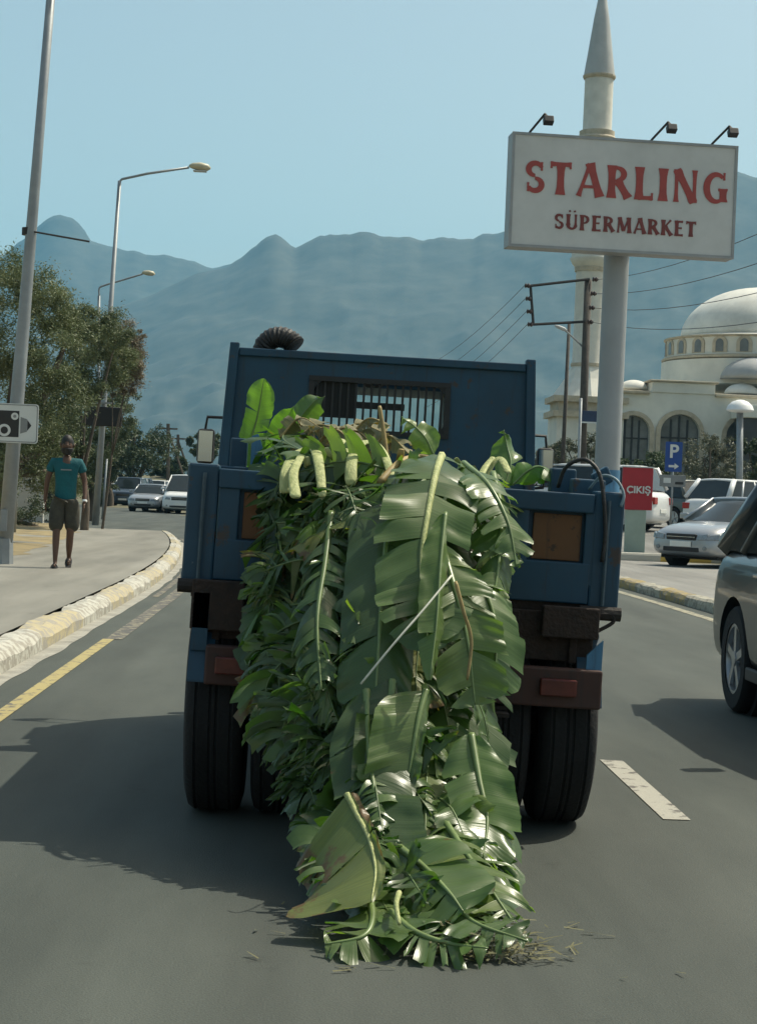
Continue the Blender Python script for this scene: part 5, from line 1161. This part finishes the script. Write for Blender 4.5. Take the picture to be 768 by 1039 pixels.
GL = {
 'S': (.56, [arcs(.28, .73, .19, .19, 20, 270, .10, .17), arcs(.28, .27, .19, .19, 90, -160, .10, .17), stroke(.46, .70, .46, .96, .05, 1.2), stroke(.09, .05, .09, .32, .05, 1.2)]),
 'T': (.62, [stroke(.31, 0, .31, .95, T_, 1.4), stroke(.02, .93, .60, .93, .12, 1.3), stroke(.04, .80, .04, 1.0, .05, 1.1), stroke(.58, .80, .58, 1.0, .05, 1.1)]),
 'A': (.76, [stroke(.08, 0, .38, 1, .10, 1.6), stroke(.68, 0, .38, 1.02, T_, 1.4), stroke(.20, .30, .58, .30, .09, 1)]),
 'R': (.66, [stroke(.12, 0, .12, 1, T_, 1.4), arcs(.26, .74, .20, .19, 90, -90, .09, .17), stroke(.10, .93, .30, .93, .09, 1), stroke(.12, .53, .30, .53, .08, 1), stroke(.30, .52, .60, .02, T_, 1.3)]),
 'L': (.54, [stroke(.12, 0, .12, 1, T_, 1.4), stroke(.10, .06, .50, .06, .12, 1.2), stroke(.49, 0, .49, .22, .05, 1.1)]),
 'I': (.26, [stroke(.13, 0, .13, 1, T_, 1.45)]),
 'N': (.76, [stroke(.12, 0, .12, 1, .10, 1.7), stroke(.64, 0, .64, 1, .10, 1.7), stroke(.12, 1, .63, 0, T_, 1.1)]),
 'G': (.72, [arcs(.38, .5, .28, .42, 50, 300, .10, .19, 20), stroke(.58, .08, .58, .48, T_, 1.3), stroke(.44, .45, .70, .45, .07, 1.1), stroke(.60, .75, .60, .98, .05, 1.2)]),
 'U': (.70, [stroke(.13, .28, .13, 1, T_, 1.25), stroke(.57, .28, .57, 1, .11, 1.4), arcs(.35, .29, .22, .22, 180, 360, T_, .14)]),
 'P': (.60, [stroke(.12, 0, .12, 1, T_, 1.4), arcs(.26, .71, .20, .22, 90, -90, .09, .17), stroke(.10, .94, .30, .94, .09, 1), stroke(.12, .48, .30, .48, .08, 1)]),
 'E': (.54, [stroke(.12, 0, .12, 1, T_, 1.4), stroke(.10, .06, .50, .06, .12, 1.3), stroke(.10, .52, .42, .52, .10, 1.3), stroke(.10, .94, .48, .94, .12, 1.3)]),
 'M': (.86, [stroke(.09, 0, .15, 1, .10, 1.6), stroke(.77, 0, .71, 1, T_, 1.4), stroke(.15, 1, .43, .12, T_, 1.0), stroke(.71, 1, .43, .12, .10, 1.0)]),
 'K': (.68, [stroke(.12, 0, .12, 1, T_, 1.4), stroke(.16, .48, .56, 1, .10, 1.5), stroke(.24, .56, .62, 0, T_, 1.3)]),
}
def word(txt, x0, x1, z0, h_, m_, par, umlaut=None):
    adv = [GL[c][0]+.13 for c in txt]; tot = sum(adv)-.13; sx = (x1-x0)/tot; x = x0
    for i, c in enumerate(txt):
        mb = MB(); 
        strokes = list(GL[c][1])
        if i == umlaut: strokes += [[(cx+.07*cos(a), 1.20+.06*sin(a)) for a in [2*pi*k/12 for k in range(12)]] for cx in (.20, .50)]
        for j, poly in enumerate(strokes):
            mb.prism(poly, lambda u, v, d: (x+u*sx, d, z0+v*h_), -.014-.0006*j-.012, -.0125)
        build('letter', mb, m_, par); x += adv[i]*sx
H_ = ztop-zbot
word('STARLING', -hw+.26, hw-.16, zbot+H_*.475, H_*.285, M_letter, sg)
word('SUPERMARKET', -hw+.83, hw-.73, zbot+H_*.175, H_*.135, M_letter2, sg, umlaut=1)
pcx = P(628, 300, DS+.7); px_loc = (pcx-V((cen.x, cen.y, 0))); px_loc = px_loc.x*cos(rz)+px_loc.y*sin(rz)
M_column = mat('grey_painted_column', (.30, .32, .33), .55, .1, .08, 1.2)
build('column', MB().tube([(px_loc-.02, .75, .1), (px_loc, .75, zbot-.001)], .235, 28), M_column, sg, smooth=False, auto=40)
build('column_foot', MB().tube([(px_loc-.02, .75, .1), (px_loc-.02, .75, 1.95)], .25, 28), M_blue2, sg, auto=40)
m = MB(); m.box(px_loc-.3, px_loc+.3, .422, 1.0, zbot+.12, zbot+.3); m.box(px_loc-.3, px_loc+.3, .422, 1.0, ztop-.4, ztop-.22); m.tube([(px_loc, .75, zbot), (px_loc, .75, ztop-.3)], .235, 20); build('bracket', m, M_column, sg)
for fx in (-hw+.50, .66, hw-.30):
    fl = build('floodlight', MB().obox((fx+.06, -.42, ztop+.15), (.09, 0, 0), (0, .06, -.03), (0, .03, .06)), M_black, sg, bevel=.015)
    build('floodlight_arm', MB().tube([(fx-.18, .15, ztop), (fx-.16, .05, ztop+.04), (fx+.00, -.40, ztop+.27), (fx+.05, -.44, ztop+.20)], .022, 8), M_darksteel, fl)
    build('lens', MB().obox((fx+.06, -.365, ztop+.12), (.07, 0, 0), (0, .008, -.004), (0, .02, .045)), M_lens, fl)

# utility pole with rectangular wire frame and its own lamp
DU = 60.0; b0 = P(589, 500, DU); b0.z = .4; D2 = DU
M_polewood = mat('weathered_pole', (.075, .065, .055), .85, 0, .3, 5., .3, 20.)
up_ = thing('utility_pole', 'dark utility pole with a rectangular wire frame and a small street lamp', 'utility pole', b0)
tpp = rel(596, 284, DU); tpp.y = 0
build('post', MB().tube([V((0, 0, 0)), tpp], [.16, .12], 10), M_polewood, up_, smooth=True)
f1, f2, f3, f4 = [rel(*q_, DU) for q_ in ((537, 291), (597, 284), (592, 327), (540, 330))]
for q_ in (f1, f2, f3, f4): q_.y = -.14
build('wire_frame', MB().tube([f1, f2], .05, 6).tube([f1+V((0, .01, 0)), f4+V((0, .01, 0))], .05, 6).tube([f4, f3], .05, 6), M_darksteel, up_)
M_insul = mat('brown_insulator', (.05, .03, .025), .3, 0, .2, 9.)
ends = []
for k in range(4):
    a = f1.lerp(f4, k/3.0); build('insulator', MB().lathe([(.05, -.1), (.09, -.06), (.05, -.02), (.09, .03), (.04, .1)], a-V((.10, 0, 0)), 10, 'x'), M_insul, up_); ends.append((a, -1))
    a = f2.lerp(f3, k/3.0)+V((.05, 0, 0)); build('insulator', MB().lathe([(.05, -.1), (.09, -.06), (.05, -.02), (.09, .03), (.04, .1)], a+V((.14, 0, 0)), 10, 'x'), M_insul, up_); ends.append((a, 1))
a_ = [rel(591, 352, DU), rel(584, 345, DU), rel(573, 335, DU)]
build('lamp_arm', MB().tube(a_, .035, 6), M_steel, up_); l0 = rel(569, 333, DU)
build('lamp_head', MB().tube([l0-V((.22, 0, -.08)), l0-V((.1, 0, -.04)), l0+V((.1, 0, -.03)), l0+V((.2, 0, -.08))], [.04, .10, .11, .05], 10, flat=.6), M_cream, up_, smooth=True)
ns = P(602, 423, DU-.3); t = tag(build('street_name_sign', MB().box(-.5, .5, 0, .03, -.22, .2), mat('dark_blue_plate', (.02, .04, .09), .5, 0, .2, 4.), loc=ns, bevel=.01), 'dark blue street name plate on the utility pole', 'sign')
build('pale_strip', MB().box(-.5, .5, -.004, -.001, -.22, -.17), M_signwhite, t)
b = P(586, 500, 52); b.z = .6; e = P(589, 404, 52)
tag(build('thin_pole', MB().tube([V((0, 0, 0)), V((e.x-b.x, 0, e.z-b.z))], .045, 8), M_steel, smooth=True, loc=b), 'thin pale pole standing just left of the utility pole', 'pole')
b = P(569, 500, 75); b.z = .8; e = P(577, 328, 75)
tag(build('thin_pole', MB().tube([V((0, 0, 0)), V((e.x-b.x, 0, e.z-b.z))], [.10, .07], 8), M_polewood, smooth=True, loc=b), 'slim dark pole leaning in front of the minaret base', 'pole')
for k, (a, sd_) in enumerate(ends):
    A = b0+a+V((sd_*.2, 0, 0)); row = k//2
    if sd_ < 0: B = P(430, 372+row*14, 105)
    else: B = P(1000, 120+row*52, 26)
    pts = [A.lerp(B, t_/14)-V((0, 0, 4*(.35 if sd_ < 0 else .5)*(t_/14)*(1-t_/14))) for t_ in range(15)]
    o = build('power_cable', MB().tube(pts, .011 if sd_ < 0 else .009, 4), M_darksteel, off=A); o.location = A
    tag(o, ('top', 'second', 'third', 'lowest')[row]+(' of the cables running left from the utility pole' if sd_ < 0 else ' of the cables running right from the utility pole'), 'cable', 'power cables')

# ------------------------------------------------------------------ red board, P sign
b = P(648, 545, 40); b.z = .25; D2 = 40
t = thing('exit_board', 'red board with white lettering on a pale green pedestal at the lot entrance', 'sign', b)
b0 = b; r0 = rel(634, 474, 40); r1 = rel(661, 518, 40)
rb = build('board', MB().box(r0.x-.05, r1.x, 0, .10, r1.z, r0.z), M_signred, t, bevel=.01)
build('trim', MB().box(r0.x-.06, r1.x+.01, -.01, .11, r0.z+.002, r0.z+.03), M_signwhite, rb)
build('pedestal', MB().box(r0.x+.05, r1.x-.12, .02, .09, 0, r1.z-.002), mat('pale_green_panel', (.32, .40, .34), .6, 0, .08, 3.), t, bevel=.01)
def text(txt, size, m_, par, loc, name='lettering', ex=.004, off=0.0, align='CENTER'):
    cu = bpy.data.curves.new(name, 'FONT'); cu.body = txt; cu.size = size; cu.extrude = ex; cu.offset = off; cu.align_x = align; cu.align_y = 'CENTER'
    o = bpy.data.objects.new(name, cu); col.objects.link(o); dg = bpy.context.evaluated_depsgraph_get(); dg.update()
    me = bpy.data.meshes.new_from_object(o.evaluated_get(dg)); bpy.data.objects.remove(o)
    for v in me.vertices: x, y, z = v.co; v.co = (x, -z, y)
    me.materials.clear(); me.materials.append(m_); o = bpy.data.objects.new(name, me); col.objects.link(o); o.parent = par; o.location = loc; return o
text('ÇIKIŞ', .22, M_signwhite, rb, ((r0.x+r1.x)/2, -.012, (r0.z+r1.z)/2-.03), off=.006)
DP = 48.0; b0 = P(680, 535, DP); b0.z = .55
t = thing('parking_sign', 'blue parking sign with white P and arrow on a thin pole', 'sign', b0)
p0, p1 = rel(675, 448, DP), rel(691, 479, DP); 
build('post', MB().tube([(0, .04, 0), ((p0.x+p1.x)/2, .04, p0.z-.1)], .028, 8), M_steel, t, smooth=True)
bp_ = build('blue_panel', MB().prism([(u+(p0.x+p1.x)/2, v+(p0.z+p1.z)/2) for u, v in rrect((p1.x-p0.x)/2, (p0.z-p1.z)/2, .03)], lambda u, v, d: (u, d, v), 0, .015), M_signblue, t)
cx, cz = (p0.x+p1.x)/2, (p0.z+p1.z)/2
text('P', .50, M_signwhite, bp_, (cx, -.008, cz+.13), name='letter_p', off=.012)
build('arrow', MB().prism([(cx-.13, cz-.285), (cx+.03, cz-.285), (cx+.03, cz-.34), (cx+.15, cz-.255), (cx+.03, cz-.17), (cx+.03, cz-.225), (cx-.13, cz-.225)], lambda u, v, d: (u, d, v), -.006, -.001), M_signwhite, bp_)
q0, q1 = rel(669, 481.5, DP), rel(695, 494.5, DP)
dp = build('direction_board', MB().box(q0.x, q1.x, 0, .015, q1.z, q0.z), M_signgrey, t, bevel=.004)
build('pale_symbol', MB().box(q0.x+.1, q0.x+.3, -.006, -.002, q1.z+.1, q0.z-.08), M_signwhite, dp)
build('dark_symbol', MB().box(q0.x+.42, q1.x-.06, -.006, -.002, q1.z+.07, q1.z+.14), M_signblack, dp)
b0 = P(751, 505, 58); b0.z = .65; D2 = 58
t = thing('lamp_post', 'short grey lamp post standing in front of the mosque at the right', 'lamp post', b0)
e = rel(750, 418, 58); e.y = 0
build('post', MB().tube([V((0, 0, 0)), e], .11, 12), M_steel, t, smooth=True)
build('lamp_cap', MB().lathe([(.10, e.z-.03), (.42, e.z+.02), (.45, e.z+.06), (.40, e.z+.2), (.26, e.z+.33), (.1, e.z+.39), (.01, e.z+.40)], (e.x, 0, 0), 20), M_white, t, auto=40)

# ------------------------------------------------------------------ mosque and minaret
DM = 140.0
def base_at(px, D, z): p = P(px, 510, D); return V((p.x, p.y, z))
GM = 2.0
# minaret
mb0 = base_at(590, DM, GM); b0 = mb0; PXM = FPX/DM
def zpx(px, py): return (P(px, py, DM).z-GM)
mn = thing('minaret', 'tall white pencil minaret with balcony rising behind the shop sign', 'minaret', mb0)
def zz(y): return P(590, y, DM).z-GM
sh = 1.17
lathe = MB().lathe
build('base_block', MB().box(-2.6, 2.6, -2.6, 2.6, 0, zz(425)), M_minaret, mn)
build('base_ledge', MB().box(-2.95, 2.95, -2.95, 2.95, zz(425)+.001, zz(419)).box(-2.5, 2.5, -2.5, 2.5, zz(419), zz(410)).box(-2.9, 2.9, -2.9, 2.9, zz(410)+.001, zz(404)), M_mosquetrim, mn)
build('base_pyramid', MB().lathe([(2.75, zz(404)+.01), (1.75, zz(385)), (1.35, zz(374))], (0, 0, 0), 8), M_minaret, mn)
build('shaft', MB().lathe([(1.3, zz(374)), (1.22, zz(371)), (1.2, zz(274)), (1.25, zz(272))], (0, 0, 0), 16), M_minaret, mn, auto=30)
build('shaft_band', MB().lathe([(1.34, zz(372)), (1.34, zz(369))], (0, 0, 0), 16), M_mosquetrim, mn)
build('shaft_band', MB().lathe([(1.32, zz(276)), (1.36, zz(272))], (0, 0, 0), 16), M_mosquetrim, mn)
build('balcony', MB().lathe([(1.3, zz(272)), (1.55, zz(268)), (1.72, zz(264)), (1.72, zz(262.5)), (1.62, zz(262)), (1.62, zz(252)), (1.5, zz(252))], (0, 0, 0), 16), M_minaret, mn, auto=30)
build('shaft', MB().lathe([(1.15, zz(262)), (1.15, zz(142)), (1.22, zz(139)), (1.15, zz(136)), (1.13, zz(81))], (0, 0, 0), 16), M_minaret, mn, auto=30)
build('upper_ring', MB().lathe([(1.2, zz(150)), (1.5, zz(145)), (1.55, zz(141)), (1.4, zz(139)), (1.4, zz(134)), (1.3, zz(134))], (0, 0, 0), 16), M_mosquetrim, mn, auto=30)
build('shaft_band', MB().lathe([(1.2, zz(81)), (1.3, zz(79)), (1.3, zz(77.5)), (1.2, zz(77))], (0, 0, 0), 16), M_mosquetrim, mn)
build('spire', MB().lathe([(1.24, zz(77.5)), (1.0, zz(56)), (.62, zz(20)), (.12, zz(-18)), (.02, zz(-21))], (0, 0, 0), 16), mat('lead_spire', (.42, .43, .42), .6, 0, .1, .7), mn, auto=30)
build('finial', MB().lathe([(.04, zz(-21)), (.16, zz(-24)), (.04, zz(-27)), (.12, zz(-29)), (.02, zz(-34))], (0, 0, 0), 8), M_trim, mn)
# mosque : local x to the right, y away
mo0 = base_at(763, DM+9, GM); DM2 = DM+9; k_ = DM2/FPX
mo = thing('mosque', 'white domed mosque with arched windows behind the parked cars', 'mosque', mo0)
def mz(y, D=DM2): return P(763, y, D).z-GM
R_ = 79*k_
dz0, dz1 = mz(345), mz(292.5)
dome = build('dome', MB().lathe([(R_*cos(a)*1.0, dz0+(dz1-dz0)*sin(a)) for a in [pi/2*k/18 for k in range(18)]]+[(.05, dz1)], (0, 0, 0), 40), M_dome, mo, smooth=True)
build('finial', MB().lathe([(.18, dz1-.05), (.25, dz1+.3), (.06, dz1+.6), (.2, dz1+1.0), (.04, dz1+1.3), (.02, dz1+2.6)], (0, 0, 0), 10), M_darksteel, dome)
Rd = 93*k_
dr = build('drum', MB().lathe([(Rd+.15, mz(367)), (Rd+.15, mz(366)), (Rd, mz(365.5)), (Rd, mz(349)), (Rd-.3, mz(347.5)), (R_, dz0)], (0, 0, 0), 40), M_mosquewall, mo, auto=30)
dr.parent = mo
build('drum_cornice', MB().lathe([(Rd, mz(350)), (Rd+.22, mz(349)), (Rd+.22, mz(347.8)), (Rd, mz(347.6))], (0, 0, 0), 40).lathe([(Rd+.05, mz(371)), (Rd+.35, mz(370)), (Rd+.35, mz(368)), (Rd+.1, mz(367))], (0, 0, 0), 40), M_mosquetrim, dr)
zc_ = (mz(349)+mz(367))/2
for k in range(24):
    a = -pi/2+2*pi*(k+.5)/24
    cxx, cyy = cos(a), sin(a); tx, ty = -sin(a), cos(a)
    def fn(u, v, d): return (cxx*(Rd+d)+tx*u, cyy*(Rd+d)+ty*u, zc_+v)
    pl_ = [(.42, -.62), (.42, .12)]+[(.42*cos(q_), .12+.42*sin(q_)) for q_ in [pi*j/8 for j in range(1, 8)]]+[(-.42, .12), (-.42, -.62)]
    po = [(u*1.5, v*1.3) for u, v in pl_]
    fr = build('window', MB().prism(po, fn, -.1, .07), M_mosquetrim, dr)
    build('pane', MB().prism([(u*.8, v*.9) for u, v in pl_], fn, .072, .10), M_mosqueglass, fr)
# second tier with big lunette half-domes
Rl = 97*k_
build('lower_drum', MB().lathe([(Rl, mz(396)), (Rl, mz(371.5))], (0, 0, 0), 40), M_mosquewall, mo, auto=30)
for (pxc, rpx) in ((737, 32), (830, 32)):
    xx = (pxc-763)*k_; m = MB().lathe([(rpx*k_*cos(a), mz(392)+rpx*.66*k_*sin(a)) for a in [pi/2*j/10 for j in range(10)]]+[(.02, mz(392)+rpx*.66*k_)], (xx, -Rl*.93, 0), 24); build('half_dome', m, mat('lead_half_dome', (.33, .34, .34), .6, 0, .1, 1.), mo, smooth=True)
# body wall with arched openings
FY = -11.0; DF = DM2-11; kf = DF/FPX
def fx(px): return (px-763)*DF/FPX+ (763-384)/FPX*(-11)*0
fxs = lambda px: P(px, 450, DF).x-mo0.x
fz = lambda py: P(700, py, DF).z-GM
wallm = MB().box(fxs(612), fxs(900), FY, FY+.6, 0, fz(400)); wall = build('front_wall', wallm, M_mosquewall, mo)
def arch_poly(pxc, wpx, ptop, zb2):
    hw_ = wpx/2*kf; zt_ = fz(ptop); zs_ = zt_-hw_*.95; xc = fxs(pxc)
    return [(xc+hw_, zb2), (xc+hw_, zs_)]+[(xc+hw_*cos(a), zs_+(zt_-zs_)*sin(a)) for a in [pi*j/14 for j in range(1, 14)]]+[(xc-hw_, zs_), (xc-hw_, zb2)]
for pxc, wpx, pt in ((688, 40, 421), (640, 34, 424), (755, 40, 422)):
    po = arch_poly(pxc, wpx, pt, .2); cutm = MB().prism(po, lambda u, v, d: (u, d, v), FY-1, FY+1.2); wall.parent = None; cut(wall, cutm); wall.parent = mo
    pi2 = arch_poly(pxc, wpx, pt, .2); pout = arch_poly(pxc, wpx+9, pt-4.5, .2)
    n_ = len(pi2); m = MB(); 
    for y_ in (FY-.18, FY-.002):
        m.v += [V((u, y_, v)) for u, v in pout]+[V((u, y_, v)) for u, v in pi2]
    for i in range(n_-1):
        m.f += [(i, i+1, n_+i+1, n_+i), (2*n_+i, 3*n_+i, 3*n_+i+1, 2*n_+i+1), (i, 2*n_+i, 2*n_+i+1, i+1), (n_+i, n_+i+1, 3*n_+i+1, 3*n_+i)]
    fr = build('arch_surround', m, M_mosquetrim, mo)
    pa = build('arched_window', MB().prism(pi2, lambda u, v, d: (u, d, v), FY+.40, FY+.46), M_mosqueglass, mo)
    mm = MB(); xc = fxs(pxc); hw_ = wpx/2*kf; zt_ = fz(pt)
    for dx in (-hw_*.42, 0, hw_*.42): mm.box(xc+dx-.07, xc+dx+.07, FY+.30, FY+.37, .2, zt_-.12-abs(dx)*.45)
    for zf in (.45, .72): mm.box(xc-hw_*.93, xc+hw_*.93, FY+.305, FY+.365, zt_*zf-.06, zt_*zf+.06)
    build('glazing_bars', mm, M_darksteel, pa)
bodyw = build('hall_wall', MB().box(fxs(655), fxs(900), FY+.62, 10, 0, fz(398)), M_mosquewall, mo)
m = MB(); m.box(fxs(658), fxs(722), FY-.1, FY+4, fz(400)+.002, fz(389)); build('parapet', m, M_mosquewall, mo, bevel=.05)
m = MB(); m.box(fxs(655), fxs(725), FY-.3, FY+4.1, fz(389)+.002, fz(387)); m.box(fxs(612), fxs(656), FY-.35, FY+1.2, fz(402), fz(399)); m.box(fxs(722), fxs(900), FY-.35, FY+1.2, fz(402), fz(399)); build('cornice', m, M_mosquetrim, mo, bevel=.05)
for pxc, rpx in ((645, 16), (757, 18)):
    yb_ = 397 if pxc != 700 else 387; zb3 = fz(yb_-1)
    build('small_dome', MB().lathe([(rpx*kf*cos(a), zb3+rpx*kf*.62*sin(a)) for a in [pi/2*j/10 for j in range(10)]]+[(.02, zb3+rpx*kf*.62)], (fxs(pxc), FY+2.4, 0), 24), M_dome, mo, smooth=True)
build('porch_block', MB().box(fxs(742), fxs(800), FY-3.2, FY-.4, 0, fz(424)), mat('porch_dark', (.03, .032, .035), .3, 0, .3, 1.), mo)  # one solid dark box filling the porch
build('porch_roof', MB().box(fxs(738), fxs(804), FY-3.6, FY-.4, fz(424)+.002, fz(411)), M_mosquewall, mo, bevel=.05)
# greenery on the right
b = P(718, 505, 72); b.z = .7
tree('grey_green_bush', 'large dusty grey green shrub in front of the mosque arches', b, clumps_px(b, 72, [(700, 478, 16), (715, 462, 18), (735, 455, 16), (728, 478, 20), (705, 494, 18), (745, 480, 16), (690, 492, 14), (720, 446, 9)], 1.5, 5), .14, 9000, F_bush, .12, seed=21, cat='shrub')
b = P(612, 505, 85); b.z = 1.0
tree('pale_shrub', 'pale olive shrub at the foot of the minaret behind the utility pole', b, clumps_px(b, 85, [(562, 462, 12), (575, 455, 11), (600, 452, 12), (607, 465, 12), (585, 470, 12), (550, 470, 12), (592, 446, 7)], 1.5, 6), .16, 7000, F_bush, .12, seed=22, cat='shrub')
for (px, D, w_, top, bot, sd, lb) in ((555, 110, 16, 448, 500, 41, 'dark tree just right of the truck headboard'), (650, 100, 24, 462, 505, 42, 'dark bush behind the red board'), (775, 75, 20, 440, 505, 43, 'dark bush at the right edge before the mosque')):
    b = P(px, 500, D); b.z = 1.2; rg = random.Random(sd)
    cl = [(px+rg.uniform(-w_, w_)*.9, top+8+(bot-top-12)*rg.random(), rg.uniform(.3, .55)*w_) for _ in range(10)]
    tree('dark_bush', lb, b, clumps_px(b, D, cl, 1.5, sd), .0022*D, 9000, F_dark, .12, seed=sd, cat='shrub')
# low slatted fence left of the column
b0 = P(578, 500, 70); b0.z = .75; D2 = 70
t = thing('metal_fence', 'low dark metal fence behind the right corner of the truck', 'fence', b0)
m = MB(); m.box(-2.2, 1.6, 0, .05, 1.5, 1.58).box(-2.2, 1.6, 0, .05, .25, .33); build('rail', m, M_darksteel, t)
for k in range(16): build('bar', MB().box(-2.15+.245*k-.02, -2.15+.245*k+.02, .055, .09, .1, 1.65), M_darksteel, t)
